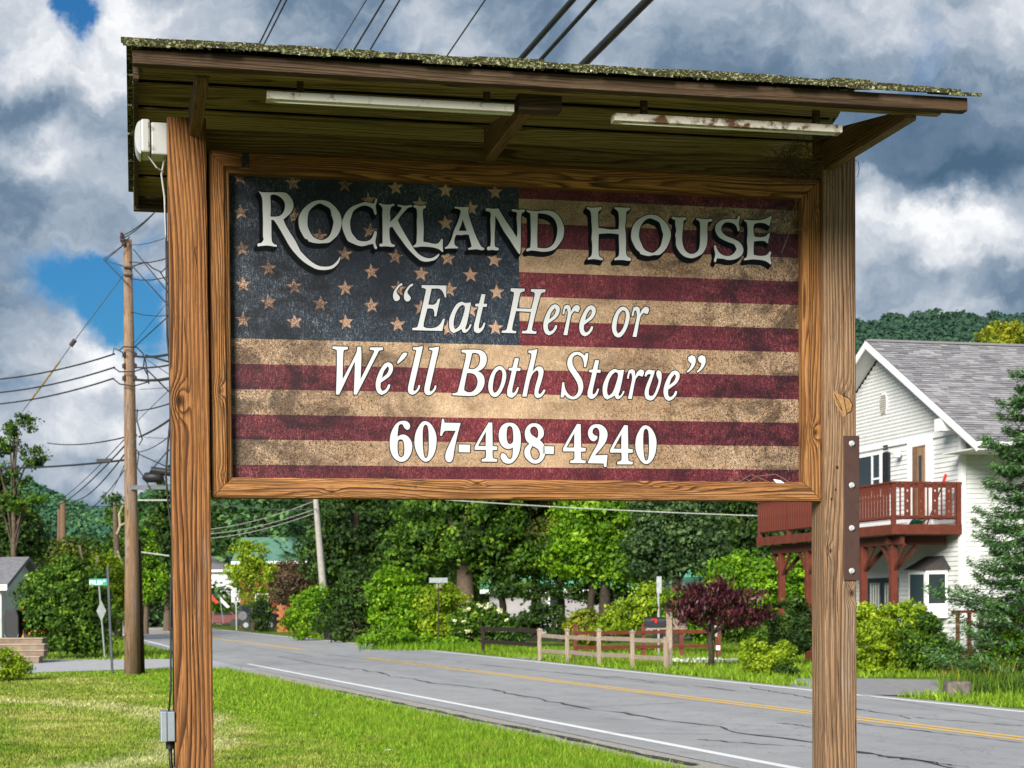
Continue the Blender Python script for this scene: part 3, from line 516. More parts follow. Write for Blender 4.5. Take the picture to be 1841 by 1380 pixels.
# moss clumps and twigs on the roof edge
P = []; S_ = []
for k in range(11000):
    f = NR.rand() ** 1.0; x = xL + (xR - xL) * NR.rand(); y = yE - .06 + (yR - yE + .07) * f; z = zs0 + (zs1 - zs0) * f + .006 + NR.rand() * .008
    c = noise.noise(Vector((x * 5, y * 9, 3))) 
    if c < -.12: continue
    P.append((x, y, z)); S_.append(.004 + .013 * NR.rand() ** 2)
P = np.array(P); V, F = leafquads(P, S_, None, aspect=.9)
Mmc = leafmat('moss_clump', [(.008, .007, .005), (.02, .017, .009), (.05, .052, .016), (.15, .145, .06), (.50, .48, .37)], .1, .9)
npmesh('moss', V, F, Mmc, sign, np.repeat(NR.rand(len(P)), 4), 'stuff')
Mtw = plain('twig', (.10, .07, .045), .9)
for a in [((295, 84), (312, 80), (322, 83)), ((1060, 138), (1078, 136), (1070, 131), (1080, 140)), ((742, 120), (741, 110), (745, 122)), ((1052, 118 + 20), (1062, 133), (1074, 140))]:
    pts = [(sp(*q, yR - .3)[0], yR - .3, sp(*q, yR - .3)[1]) for q in a]; MB().tube(pts, .0022, 4).build('twig', Mtw, sign)
# fluorescent fixtures under the eave
Mfix = plain('fixture_paint', (.50, .48, .43), .5, .4, 0, .08, 10, .1, ((.10, .05, .025), 22, .57))
Mfix2 = plain('fixture_rusty', (.52, .48, .42), .6, .3, 0, .1, 10, .1, ((.10, .045, .02), 26, .47))
for (p0, p1, m) in (((480, 165), (925, 198), Mfix), ((1105, 210), (1515, 230), Mfix2)):
    yy = -.76; a = sp(*p0, yy); b = sp(*p1, yy); zc = (a[1] + b[1]) / 2
    fxo = MB().box(a[0], b[0], yy, yy + .05, zc - .013, zc + .013).build('lamp_housing', m, sign, .002)
    MB().tube([(a[0] + .02, yy + .025, zc - .012), (b[0] - .02, yy + .025, zc - .012)], .006, 8).build('lamp_tube', plain('tube_glass', (.7, .7, .66), .2, .5, 0, .05), fxo, smooth=True)
    for e in (a[0] + .1, b[0] - .1): MB().box(e, e + .02, yy + .01, yy + .035, zc + .013, zF + .03).build('hanger', Mrf, sign)
# white weatherproof fixture on the left post
yy = yF - .0; a = sp(245, 217, yy); b = sp(300, 278, yy); mW = plain('white_plastic', (.33, .335, .33), .4, .5, 0, .05)
fx_ = MB().box(sp(268, 0, yy)[0], lx0 + .002, yy + .0, yy + .11, b[1], a[1] - .0).build('sensor_box', mW, sign, .006)
MB().box(sp(250, 0, yy)[0], sp(267, 0, yy)[0], yy - .01, yy + .12, b[1] + .004, a[1] + .008).build('box_lid', mW, fx_, .008)
MB().lathe((0, 0, 0), [(.001, 0), (.03, .004), (.052, .014), (.06, .03)], 20)
dm = MB(); 
for k in range(9):
    t = k / 8 * math.pi - math.pi / 2
    pass
zc = (a[1] + b[1]) / 2; hh = (a[1] - b[1]) / 2
dm.prism([(sp(250, 0, yy)[0] - .022 * math.cos(t_a), yy - .005, zc + hh * 1.02 * math.sin(t_a)) for t_a in [(-math.pi / 2 + math.pi * k / 10) for k in range(11)]], (0, .12, 0)).build('lens_cover', plain('frosted_lens', (.40, .41, .41), .25, .5, 0, .05), fx_, smooth=False)
for k in (0, 1): MB().tube([(sp(263, 0, yy)[0], yy - .014, zc + (k - .5) * .07), (sp(268, 0, yy)[0], yy - .02, zc + (k - .5) * .07 + .008), (sp(263, 0, yy)[0], yy - .014, zc + (k - .5) * .07 + .014)], .002, 5).build('clip', Mtw, fx_)
MB().tube([(lx0 - .01, yy + .04, b[1]), (lx0 - .022, yy + .05, b[1] - .06), (lx0 - .012, yy + .05, b[1] - .14), (lx0 - .008, yy + .05, b[1] - .3)], .0035, 6).build('lamp_wire', mW, sign)
MB().tube([(sp(262, 0, yy)[0], yy + .02, b[1]), (sp(278, 0, yy)[0], yy + .03, b[1] - .04), (sp(290, 0, yy)[0], yy + .05, b[1] - .05)], .003, 6).build('lamp_wire', mW, sign)
# black cable and grey box down the left post
Mbk = plain('black_rubber', (.012, .012, .013), .5, .4, 0, .2)
pts = [(lx0 - .008, yF + .05, sp(302, y_, yF)[1]) for y_ in (362, 480)]
pts += [(lx0 - .007 + .014 * math.sin(k * 1.3) * (1 if 2 < k < 9 else .2) * -1 * .9, yF + .04, sp(305, 480 + k * 62, yF)[1]) for k in range(1, 12)]
pts += [(lx0 - .012, yF + .03, sp(305, 1240, yF)[1]), (lx0 - .02, yF + .03, sp(303, 1283, yF)[1])]
MB().tube(pts, .0036, 7).build('power_cable', Mbk, sign, smooth=True)
MB().tube([(lx0 - .0005, yF + .03, sp(305, y_, yF)[1]) for y_ in (430, 700, 1000, 1380)], .0042, 7).build('power_cable', Mbk, sign, smooth=True)
Mgb = plain('grey_metal_box', (.30, .33, .37), .45, .5, .6, .08, 20, .05)
ba = sp(290, 1280, yF - .02); bb = sp(312, 1333, yF - .02)
bx = MB().box(ba[0], lx0 + .001, yF - .01, yF + .1, bb[1], ba[1]).build('junction_box', Mgb, sign, .003)
MB().box(sp(284, 0, yF)[0], ba[0] - .003, yF - .015, yF + .105, bb[1] - .002, ba[1] + .002).build('box_cover', Mgb, bx, .003)
MB().tube([(lx0 - .016, yF + .04, bb[1]), (lx0 - .016, yF + .04, bb[1] - .03)], .016, 10).build('cable_gland', Mbk, bx)
MB().tube([(lx0 - .016, yF + .04, bb[1] - .03), (lx0 - .015, yF + .04, bb[1] - .08), (lx0 - .008, yF + .04, bb[1] - .14), (lx0 - .006, yF + .04, .0)], .007, 8).build('power_cable', Mbk, bx, smooth=True)
# brown steel plate with bolts on the right post
Mst = plain('brown_steel', (.062, .032, .026), .55, .4, .2, .15, 30, .1, ((.10, .06, .05), 50, .68))
pa = sp(1516.5, 783, yF - .006); pb = sp(1545.5, 1043, yF - .006)
plate = MB().box(pa[0], pb[0], yF - .008, yF - .0005, pb[1], pa[1]).build('steel_plate', Mst, sign, .0015)
MB().box(rx1 + .001, rx1 + .008, yF - .0005, yF + .09, pb[1], pa[1]).build('steel_plate', Mst, sign, .0015)
Mbolt = plain('galvanised_bolt', (.62, .64, .66), .35, .5, .5, .05)
for py in (797, 872, 949, 1026):
    x, z = sp(1531, py, yF - .008); bo = MB().tube([(x, yF - .008, z), (x, yF - .011, z)], .0115, 14).build('washer', Mbolt, plate)
    MB().tube([(x, yF - .011, z), (x, yF - .019, z)], .0085, 6).build('bolt', Mbolt, plate)
for (px, py, l) in ((1505, 840, .0045), (1495, 897, .004), (1502, 880, .003)):
    x, z = sp(px, py, yF); MB().box(x - l, x + l, yF - .0012, yF + .004, z - l * 1.3, z + l * 1.3).build('knot_hole', plain('hole_dark', (.02, .01, .006), .9), pr)
# drying cracks in both posts
cr_ = random.Random(12); Mck = plain('crack_shadow', (.018, .009, .005), .95)
for (xa_, xb_, n_) in ((lx0, lx1, 9), (rx0, rx1, 10)):
    for k in range(n_):
        x = cr_.uniform(xa_ + .012, xb_ - .012); z = cr_.uniform(1.0, 3.0); l = cr_.uniform(.08, .34); m_ = MB(); vs = []; nn_ = 7; dx = 0
        for j in range(nn_ + 1):
            dx += cr_.uniform(-.0022, .0022); w_ = .0013 * math.sin(math.pi * j / nn_) + .0001; vs += [(x + dx - w_, yF - .0009, z + l * j / nn_), (x + dx + w_, yF - .0009, z + l * j / nn_)]
        if k < 99 and not (xa_ == rx0 and 1.75 < z + l < 2.45 and x > pa[0] - .01): m_.add(vs, [(2 * j, 2 * j + 1, 2 * j + 3, 2 * j + 2) for j in range(nn_)]); m_.build('drying_crack', Mck, sign)
# torn knot in the right post
Mkn = plain('torn_knot', (.30, .16, .065), .7, .3, 0, .3, 60, .3); kv = []
for q in [(1497, 707), (1502, 701), (1508, 708), (1516, 711), (1526, 716), (1532, 727), (1530, 739), (1522, 743), (1516, 750), (1510, 741), (1503, 728)]: kv.append(sp(*q, yF))
m_ = MB(); poly([kv], yF - .0012, m_); m_.build('torn_knot', Mkn, pr)
m_ = MB(); halo([kv[3:8]], .0016, yF - .0022, m_); halo([[sp(1500, 708, yF), sp(1508, 722, yF), sp(1514, 738, yF), sp(1507, 728, yF)]], .0011, yF - .0024, m_); m_.build('knot_crack', plain('crack_dark', (.015, .008, .004), .9), pr)
# little metal tag on the frame, bird nest debris in the right corner
x, z = sp(441, 287, fy - .004); MB().box(x - .013, x + .013, fy - .0062, fy - .0042, z - .027, z + .027).build('weathered_tag', plain('tag_black', (.012, .010, .008), .6, .3, 0, .3, 60, 0, ((.22, .12, .05), 120, .56)), sign)
nb = random.Random(3); m_ = MB()
cx_, cz_ = sp(1440, 300, fy)
for k in range(230):
    a = Vector((cx_ + nb.gauss(-.01, .055), fy - .02 + nb.gauss(0, .035), cz_ + nb.gauss(.01, .035))); d = Vector((nb.gauss(0, 1), nb.gauss(0, .5), nb.gauss(0, .7))).normalized() * nb.uniform(.03, .09)
    m_.tube([a, a + d * .5 + Vector((0, 0, .006)), a + d], .0013, 3)
m_.build('nest', plain('straw', (.115, .075, .045), .9), sign, kind='stuff')
for a in [[(1462, 310), (1440, 345), (1425, 380), (1418, 420), (1405, 455)], [(1470, 340), (1464, 390), (1452, 408), (1428, 414)], [(1430, 350), (1432, 380), (1424, 400)], [(1536, 287), (1543, 290), (1545, 305), (1542, 318)],
          [(1305, 868), (1330, 855), (1352, 866), (1385, 869), (1420, 870)], [(1310, 860), (1325, 868), (1350, 853)], [(1352, 853), (1372, 862), (1392, 870)], [(1338, 870), (1360, 856), (1395, 852), (1425, 870)]]:
    yy = fy + .01 if a[0][1] > 800 else fy - .012
    pts = [(sp(*q, yy)[0], yy + nb.uniform(-.004, .004), sp(*q, yy)[1]) for q in a]
    MB().tube(pts, .0013, 4).build('dry_stem', plain('stem', (.22, .13, .09), .9), sign)
m_ = MB(); poly([[sp(1391, 861, fy), sp(1404, 863, fy), sp(1411, 868, fy), sp(1397, 868, fy)]], fy + .005, m_); m_.build('paper_scrap', plain('paper', (.8, .8, .8), .8), sign)
# ================================================================ ground, lawn, road
def lerp(tab, y):
    for (a, b) in zip(tab, tab[1:]):
        if y <= b[0]: return a[1] + (b[1] - a[1]) * (y - a[0]) / (b[0] - a[0])
    return tab[-1][1]
T_lawn = [(2, 7.0), (17, 6.95), (24, 7.05), (36, 7.2), (45, 7.3), (48, 7.4)]
T_near = [(2, 8.0), (17, 8.16), (47, 8.5), (66, 9.05), (90, 10.2), (117, 11.6), (170, 15), (400, 30)]
T_yel = [(2, 12.4), (20, 12.5), (52, 13.0), (62, 13.2), (86, 13.8), (131, 15.6), (170, 18), (400, 33)]
T_far = [(2, 15.4), (25, 15.5), (40, 16.1), (58, 17.0), (97, 18.2), (131, 19.8), (170, 22), (400, 37)]
sx_ = lambda tab, y, o=0: lerp(tab, y) + o - .333 * y
def strip(name, f0, f1, ys, z, mat, kind='structure', parent=None, cols=1):
    m = MB(); n = len(ys); vs = []
    for y in ys:
        a, b = f0(y), f1(y)
        for k in range(cols + 1): vs.append((a + (b - a) * k / cols, y, z))
    fs = [(i * (cols + 1) + k, i * (cols + 1) + k + 1, (i + 1) * (cols + 1) + k + 1, (i + 1) * (cols + 1) + k) for i in range(n - 1) for k in range(cols)]
    m.add(vs, fs); return m.build(name, mat, parent, kind=kind)
YS = [2 + 3 * i for i in range(60)] + [182 + 20 * i for i in range(12)]
def grassmat(name, blade=False):
    m, t, b = bmat(name, .75, .2)
    g = t.nodes.new('ShaderNodeNewGeometry').outputs['Position']
    s = t.nodes.new('ShaderNodeSeparateXYZ'); t.links.new(g, s.inputs[0])
    sv = mth(t, 'ADD', s.outputs[0], mth(t, 'MULTIPLY', s.outputs[1], .345))
    wn = noi(t, mapping(t, g, (1, .35, 1)), 1.1, 4, .6)
    d = mth(t, 'ADD', sv, mth(t, 'MULTIPLY', mth(t, 'SUBTRACT', wn, .5), 2.4))
    mown = ramp(t, mth(t, 'MULTIPLY', mth(t, 'SUBTRACT', 4.9, d), 1.3), [(.0, 0), (1, 1)])        # 1 = mown lawn away from the road
    farm = ramp(t, mth(t, 'MULTIPLY', mth(t, 'SUBTRACT', 42.0, s.outputs[1]), .4), [(0, 0), (1, 1)]); mown = mth(t, 'MULTIPLY', mown, farm)
    st = noi(t, mapping(t, g, (.7, .75, 1), (3, 3, 0), (0, 0, .6)), .45, 5, .6, 2.0); fine = noi(t, mapping(t, g, (1, 1, 1)), 5, 5, .7)
    pale = ramp(t, mth(t, 'ADD', mth(t, 'MULTIPLY', st, .6), mth(t, 'MULTIPLY', fine, .4)), [(.36, (.11, .20, .012)), (.46, (.22, .29, .035)), (.56, (.36, .38, .085)), (.68, (.55, .53, .22))])
    dk = ramp(t, noi(t, mapping(t, g, (.6, 1.6, 1), (8, 8, 0)), 2.6, 5, .7, .8), [(.52, 0), (.62, 1)])
    ctr = t.nodes.new('ShaderNodeVectorMath'); ctr.operation = 'DISTANCE'; t.links.new(g, ctr.inputs[0]); ctr.inputs[1].default_value = (-16, 20, 0)
    bnd = ramp(t, mth(t, 'ADD', mth(t, 'SINE', mth(t, 'MULTIPLY', ctr.outputs['Value'], 3.4)), mth(t, 'MULTIPLY', mth(t, 'SUBTRACT', wn, .5), 3.0)), [(.0, 0), (.9, 1)])
    pale = mix(t, mth(t, 'MULTIPLY', bnd, .45), pale, (.14, .27, .012))
    trk = ramp(t, mth(t, 'ABSOLUTE', mth(t, 'SUBTRACT', mth(t, 'ADD', ctr.outputs['Value'], mth(t, 'MULTIPLY', wn, 2.0)), 13.3)), [(.15, 1), (.6, 0)]); pale = mix(t, mth(t, 'MULTIPLY', trk, .55), pale, (.56, .55, .28))
    pale = mix(t, mth(t, 'MULTIPLY', dk, .65), pale, (.04, .062, .018))
    brt = ramp(t, fine, [(.30, (.08, .19, .004)), (.5, (.17, .29, .018)), (.7, (.31, .40, .04))])
    brt = mix(t, ramp(t, noi(t, mapping(t, g, (1, .6, 1), (6, 2, 0)), 1.3, 4, .6), [(.58, 0), (.72, .6)]), brt, (.24, .22, .05))
    c = mix(t, mown, brt, pale)
    a = t.nodes.new('ShaderNodeAttribute'); a.attribute_name = 'rnd'
    if blade: c = mix(t, .75, c, mix(t, 1.0, c, ramp(t, a.outputs['Fac'], [(0, .45), (.5, 1.0), (.9, 1.7), (1, 2.2)]), 'MULTIPLY'))
    else: c = mix(t, 1.0, c, (.62, .6, .6), 'MULTIPLY')
    t.links.new(c, b.inputs['Base Color'])
    if not blade: bump(t, b, noi(t, g, 30, 4, .7), .8, .03)
    else:
        tr = t.nodes.new('ShaderNodeBsdfTranslucent'); t.links.new(c, tr.inputs[0]); ms = t.nodes.new('ShaderNodeMixShader'); ms.inputs[0].default_value = .3
        t.links.new(b.outputs[0], ms.inputs[1]); t.links.new(tr.outputs[0], ms.inputs[2]); t.links.new(ms.outputs[0], t.nodes['Material Output'].inputs[0])
    return m
Mgr = grassmat('lawn_soil'); Mbl = grassmat('grass_blade', True)
gm = MB(); G = 40
xs = [-1500 + 3000 * i / G for i in range(G + 1)]; ys = [-400 + 2600 * i / G for i in range(G + 1)]
gm.add([(x, y, -.02) for y in ys for x in xs], [(j * (G + 1) + i, j * (G + 1) + i + 1, (j + 1) * (G + 1) + i + 1, (j + 1) * (G + 1) + i) for j in range(G) for i in range(G)])
gm.build('ground', Mgr, kind='structure')
# road surface
m, t, b = bmat('asphalt', .85, .25); g = t.nodes.new('ShaderNodeNewGeometry').outputs['Position']
rotm = mapping(t, g, (1, 1, 1), (0, 0, 0), (0, 0, -.322))
a1 = noi(t, mapping(t, rotm, (1.4, .12, 1)), 1.0, 4, .6); a2 = noi(t, g, 60, 4, .8); a3 = noi(t, g, 1.1, 5, .6)
bc = ramp(t, mth(t, 'ADD', mth(t, 'MULTIPLY', a1, .5), mth(t, 'MULTIPLY', a3, .5)), [(.35, (.33, .33, .34)), (.65, (.42, .42, .43))])
bc = mix(t, mth(t, 'MULTIPLY', ramp(t, a2, [(.35, 1), (.65, 0)]), .35), bc, (.17, .17, .175)); bc = mix(t, ramp(t, a2, [(.64, 0), (.72, .5)]), bc, (.55, .55, .54))
seal = ramp(t, noi(t, mapping(t, rotm, (.9, .22, 1), (5, 5, 0)), 1.0, 3, .5, .5), [(.54, 0), (.60, 1)]); bc = mix(t, mth(t, 'MULTIPLY', seal, .30), bc, (.24, .24, .25))
hair = ramp(t, mth(t, 'ABSOLUTE', mth(t, 'SUBTRACT', noi(t, mapping(t, rotm, (.8, .5, 1), (1, 7, 0)), 1.3, 5, .6, 1.2), .5)), [(.0, 1), (.006, 0)]); bc = mix(t, mth(t, 'MULTIPLY', hair, .6), bc, (.10, .10, .105))
t.links.new(bc, b.inputs['Base Color']); bump(t, b, a2, .8, .006); Masp = m
Mgvl = plain('gravel_shoulder', (.36, .33, .30), .95, .2, 0, .35, 14, .6, ((.09, .10, .04), 3, .6))
strip('road_shoulder', lambda y: sx_(T_lawn, min(y, 48)) if y < 48 else sx_(T_near, y, -.5), lambda y: sx_(T_near, y, .1), YS, -.008, Mgvl)
strip('road', lambda y: sx_(T_near, y, -.42), lambda y: sx_(T_far, y, .35), YS, 0, Masp, cols=6)
Mwp = plain('white_road_paint', (.82, .82, .80), .6, .3, 0, .04, 9, .1, ((.28, .28, .28), 30, .62))
Myp = plain('yellow_road_paint', (.86, .53, .09), .6, .3, 0, .1, 9, .1, ((.28, .24, .18), 22, .60))
strip('edge_line', lambda y: sx_(T_near, y, -.0), lambda y: sx_(T_near, y, .14), [5 + 2.5 * i for i in range(17)] + [47.6], .004, Mwp)
strip('edge_line', lambda y: sx_(T_near, y, 0), lambda y: sx_(T_near, y, .16), [68 + 8 * i for i in range(20)], .004, Mwp)
strip('edge_line', lambda y: sx_(T_far, y, -.07), lambda y: sx_(T_far, y, .09), [5 + 3 * i for i in range(60)], .004, Mwp)
for o_ in (-.17, .07):
    strip('centre_line', lambda y: sx_(T_yel, y, o_ + .0), lambda y: sx_(T_yel, y, o_ + .11), [5 + 3 * i for i in range(16)] + [52.5], .004, Myp)
    strip('centre_line', lambda y: sx_(T_yel, y, o_), lambda y: sx_(T_yel, y, o_ + .11), [62 + 6 * i for i in range(30)], .004, Myp)
# dark seam beside the pavement and cracks as thin recessed tar lines
Mtar = plain('tar_crack', (.045, .045, .05), .8, .3, 0, .2, 30)
def crack(pts, w, name='crack'):
    m = MB(); vs = []; n = len(pts)
    for i, p in enumerate(pts):
        d = (Vector(pts[min(i + 1, n - 1)]) - Vector(pts[max(i - 1, 0)])).normalized(); q = Vector((-d.y, d.x)); ww = w * rnd.uniform(.12, .85)
        vs += [(p[0] + q.x * ww, p[1] + q.y * ww, .0065), (p[0] - q.x * ww, p[1] - q.y * ww, .0065)]
    m.add(vs, [(2 * i, 2 * i + 1, 2 * i + 3, 2 * i + 2) for i in range(n - 1)]); m.build(name, Mtar, kind='structure')
def wig(A, B, n, amp):
    A = Vector(A); B = Vector(B); q = Vector((-(B - A).y, (B - A).x)).normalized(); o = 0; out = []
    for i in range(n + 1):
        o = o * .8 + rnd.uniform(-amp, amp); out.append(tuple(A.lerp(B, i / n) + q * o))
    return out
P2 = lambda px, py: tuple(gp(px, py)[:2])
crack(wig(P2(625, 1201), P2(1200, 1296), 46, .11), .05); crack(wig(P2(1200, 1296), P2(1841, 1400), 26, .09), .045)
crack(wig(P2(600, 1240), P2(1250, 1375), 50, .02), .085, 'pavement_seam')
for (a, b2, w, am) in [((500, 1180), (640, 1205), .03, .05), ((1460, 1262), (1640, 1292), .03, .05), ((1640, 1289), (1841, 1305), .025, .04), ((1541, 1248), (1841, 1297), .012, .02), ((1541, 1300), (1841, 1336), .03, .04), ((1541, 1352), (1720, 1380), .04, .06),
                  ((1400, 1300), (1541, 1318), .03, .05), ((820, 1190), (1100, 1218), .03, .06), ((1100, 1216), (1330, 1242), .03, .05), ((690, 1186), (860, 1206), .025, .04), ((560, 1172), (700, 1190), .02, .04), ((900, 1256), (1120, 1246), .02, .03),
                  ((960, 1276), (1260, 1262), .02, .03), ((1080, 1292), (1400, 1306), .012, .03), ((1090, 1318), (1420, 1322), .015, .03), ((1000, 1208), (1240, 1236), .02, .05), ((430, 1160), (560, 1180), .025, .05), ((1250, 1330), (1450, 1342), .03, .05), ((1350, 1236), (1470, 1258), .03, .06)]:
    crack(wig(P2(*a), P2(*b2), 18, am), w)
def flat(name, px, z, mat, kind='structure'):
    pts = [gp(*p) for p in px]; m = MB(); L = [[Vector((p.x, p.y, 0)) for p in pts]]; m.add([(p.x, p.y, z) for p in pts], tessellate_polygon(L)); return m.build(name, mat, kind=kind)
Mstreet = plain('side_street_asphalt', (.40, .40, .415), .9, .2, 0, .12, 3, .3)
flat('side_street', [(-200, 1186), (308, 1184), (345, 1178), (520, 1186), (470, 1205), (395, 1201), (308, 1200), (60, 1209), (-200, 1222)], -.004, Mstreet)
Mdrv = plain('driveway_asphalt', (.28, .27, .28), .9, .2, 0, .2, 5, .3)
flat('driveway', [(1430, 1219), (1560, 1219), (1720, 1222), (1725, 1236), (1700, 1251), (1600, 1249), (1500, 1245), (1420, 1232)], -.003, Mdrv)
flat('path', [(920, 1181), (1000, 1177), (1300, 1179), (1300, 1182), (1010, 1183), (940, 1184)], -.003, plain('path_concrete', (.34, .33, .32), .9))
# grass blades
def in_grass(X, Y):
    sv = X + .333 * Y
    nl = np.interp(Y, [a for a, _ in T_lawn], [b for _, b in T_lawn]); fr = np.interp(Y, [a for a, _ in T_far], [b for _, b in T_far])
    near = (sv < nl - .02 + NR.rand(len(X)) * .16) & (Y < 43.6 + (X + 8) * .0)
    yst0 = np.interp(X, [-25, -12.0, -8.9, -7.8], [40.0, 42.5, 44.9, 44.8]); near &= Y < yst0
    yst1 = np.interp(X, [-25, -14.15, -10.28], [49, 51.0, 52.6])
    wedge = (Y > yst1 + .2) & (X < -9.6) & (sv < np.interp(Y, [a for a, _ in T_near], [b for _, b in T_near]) - .55)
    farside = (sv > fr + .55)
    dr = farside & (X > 5.6) & (X < 9.3) & (Y > 29.3) & (Y < 36.4) 
    return near | wedge | (farside & ~dr)
def blades(name, n, ylo, yhi, h, w, label, cond=None, mat=Mbl, xl=-.36, xr=.36):
    u = NR.rand(n); Y = ylo * (yhi / ylo) ** u; X = Y * (xl + (xr - xl) * NR.rand(n))
    k = in_grass(X, Y)
    if cond is not None: k &= cond(X, Y)
    X, Y = X[k], Y[k]; n = len(X); sv = X + .333 * Y
    br = np.clip((sv - 4.9) * 1.2, 0, 1); hh = h * (.5 + .8 * NR.rand(n)) * np.where(sv < 8, .5 + .9 * br, 1.3)
    an = NR.rand(n) * 6.283; ln = NR.normal(size=(n, 2)) * hh[:, None] * .45
    V = np.empty((n, 3, 3)); ww = w * (.6 + .8 * NR.rand(n))
    V[:, 0] = np.stack([X - np.cos(an) * ww / 2, Y - np.sin(an) * ww / 2, np.full(n, -.018)], 1); V[:, 1] = np.stack([X + np.cos(an) * ww / 2, Y + np.sin(an) * ww / 2, np.full(n, -.018)], 1)
    V[:, 2] = np.stack([X + ln[:, 0], Y + ln[:, 1], hh - .018], 1)
    o = npmesh(name, V.reshape(-1, 3), np.arange(3 * n).reshape(n, 3), mat, None, np.repeat(NR.rand(n), 3), 'stuff'); o['label'] = label; o['category'] = 'grass'
blades('grass', 300000, 15.5, 26, .075, .014, 'mown pale green lawn and brighter unmown edge beside the road', lambda X, Y: (X < 3))
blades('grass', 200000, 26, 46, .08, .024, 'lawn in front of the utility pole and side street', lambda X, Y: (X < 0))
blades('grass', 120000, 26, 62, .11, .03, 'grass verge across the road below the fence and bushes', lambda X, Y: X + .333 * Y > 12)
blades('grass', 40000, 48, 90, .12, .04, 'grass corner beyond the side street', lambda X, Y: X < -9)
# ================================================================ hills
def hillz(px): return np.interp(px, [-900, -200, 60, 100, 150, 190, 235, 270, 330, 420, 600, 900, 1200, 1400, 1543, 1600, 1700, 1760, 1900, 2300, 3000], [860, 850, 884, 903, 928, 936, 925, 905, 885, 868, 800, 700, 630, 605, 596, 585, 579, 583, 590, 600, 640])
nx, ny = 620, 70; pxs = np.linspace(-900, 3000, nx); D0, D1 = 420., 1150.
V = np.zeros((ny, nx, 3)); crown = []
for j in range(ny):
    f = j / (ny - 1); D = D0 + (D1 - D0) * f
    top = 1.6 + (1092 - .0075 * (pxs - 0) - hillz(pxs)) / FP * D1
    V[j, :, 0] = (pxs - PX) / FP * D; V[j, :, 1] = D
    V[j, :, 2] = top * (f ** 1.35)
def cell(X, Z, s, seed):
    gx = X / s; gz = Z / s; best = np.full(X.shape, 9.)
    for dx in (-1, 0, 1):
        for dz in (-1, 0, 1):
            ix = np.floor(gx) + dx; iz = np.floor(gz) + dz
            h1 = np.modf(np.abs(np.sin(ix * 127.1 + iz * 311.7 + seed) * 43758.5453))[0]; h2 = np.modf(np.abs(np.sin(ix * 269.5 + iz * 183.3 + seed) * 43758.5453))[0]
            best = np.minimum(best, (gx - ix - h1) ** 2 + (gz - iz - h2) ** 2)
    return np.sqrt(best)
def hillmat(name):
    m, t, b = bmat(name, .95, .05); g = objc(t)
    n = noi(t, g, .09, 6, .7); v = ramp(t, n, [(.35, (.012, .035, .020)), (.5, (.026, .062, .030)), (.66, (.055, .10, .035))]); t.links.new(v, b.inputs['Base Color'])
    bump(t, b, noi(t, g, .35, 5, .7), 1.0, 2.5); return m
Mh = hillmat('hill_forest')
V[:, :, 2] += 0
me_o = npmesh('hills', V.reshape(-1, 3), np.array([[j * nx + i, j * nx + i + 1, (j + 1) * nx + i + 1, (j + 1) * nx + i] for j in range(ny - 1) for i in range(nx - 1)]), Mh, None, None, 'structure')
# forest canopy on the visible slopes: leaf clumps in domed crowns
def canopy(name, n_tree, pxr, fr, rc, nleaf, size, cols, label):
    P = []; NN = []; A = []
    px = NR.uniform(pxr[0], pxr[1], n_tree); f = NR.uniform(fr[0], fr[1], n_tree) ** .7
    for p, ff in zip(px, f):
        D = D0 + (D1 - D0) * ff; top = 1.6 + (1092 - .0075 * p - hillz(p)) / FP * D1; c = np.array([(p - PX) / FP * D, D, top * ff ** 1.35 + rc * .2]); r = rc * NR.uniform(.7, 1.3)
        d = NR.normal(size=(nleaf, 3)); d /= np.linalg.norm(d, axis=1, keepdims=True); d[:, 2] = np.abs(d[:, 2]) * 1.1 - .2
        P.append(c + d * r * NR.uniform(.75, 1.05, (nleaf, 1))); NN.append(d); A.append(np.clip(NR.rand() * .5 + NR.rand(nleaf) * .5, 0, 1))
    P = np.concatenate(P); NN = np.concatenate(NN); A = np.concatenate(A)
    V, F = leafquads(P, size, NN, .5, .9); o = npmesh(name, V, F, leafmat(name, cols, .1, .9), None, np.repeat(A, 4), 'stuff'); o['label'] = label; o['category'] = 'forest'
hc = [(.016, .045, .032), (.024, .062, .042), (.034, .082, .05), (.050, .105, .055)]
canopy('forest', 1300, (680, 1500), (.55, 1.0), 8, 80, 4.0, hc, 'dark forest on the slope hidden behind the sign')
canopy('forest', 900, (1450, 2000), (.55, 1.0), 7, 130, 2.7, hc, 'dark forest along the ridge behind the white house')
canopy('forest', 1500, (-150, 700), (.5, 1.0), 7, 120, 2.7, [(.018, .062, .046), (.04, .12, .07), (.07, .17, .07), (.12, .23, .07)], 'wooded valley hills seen at left under the clouds')  # leaf colours brightened to hold the pale haze over this hill
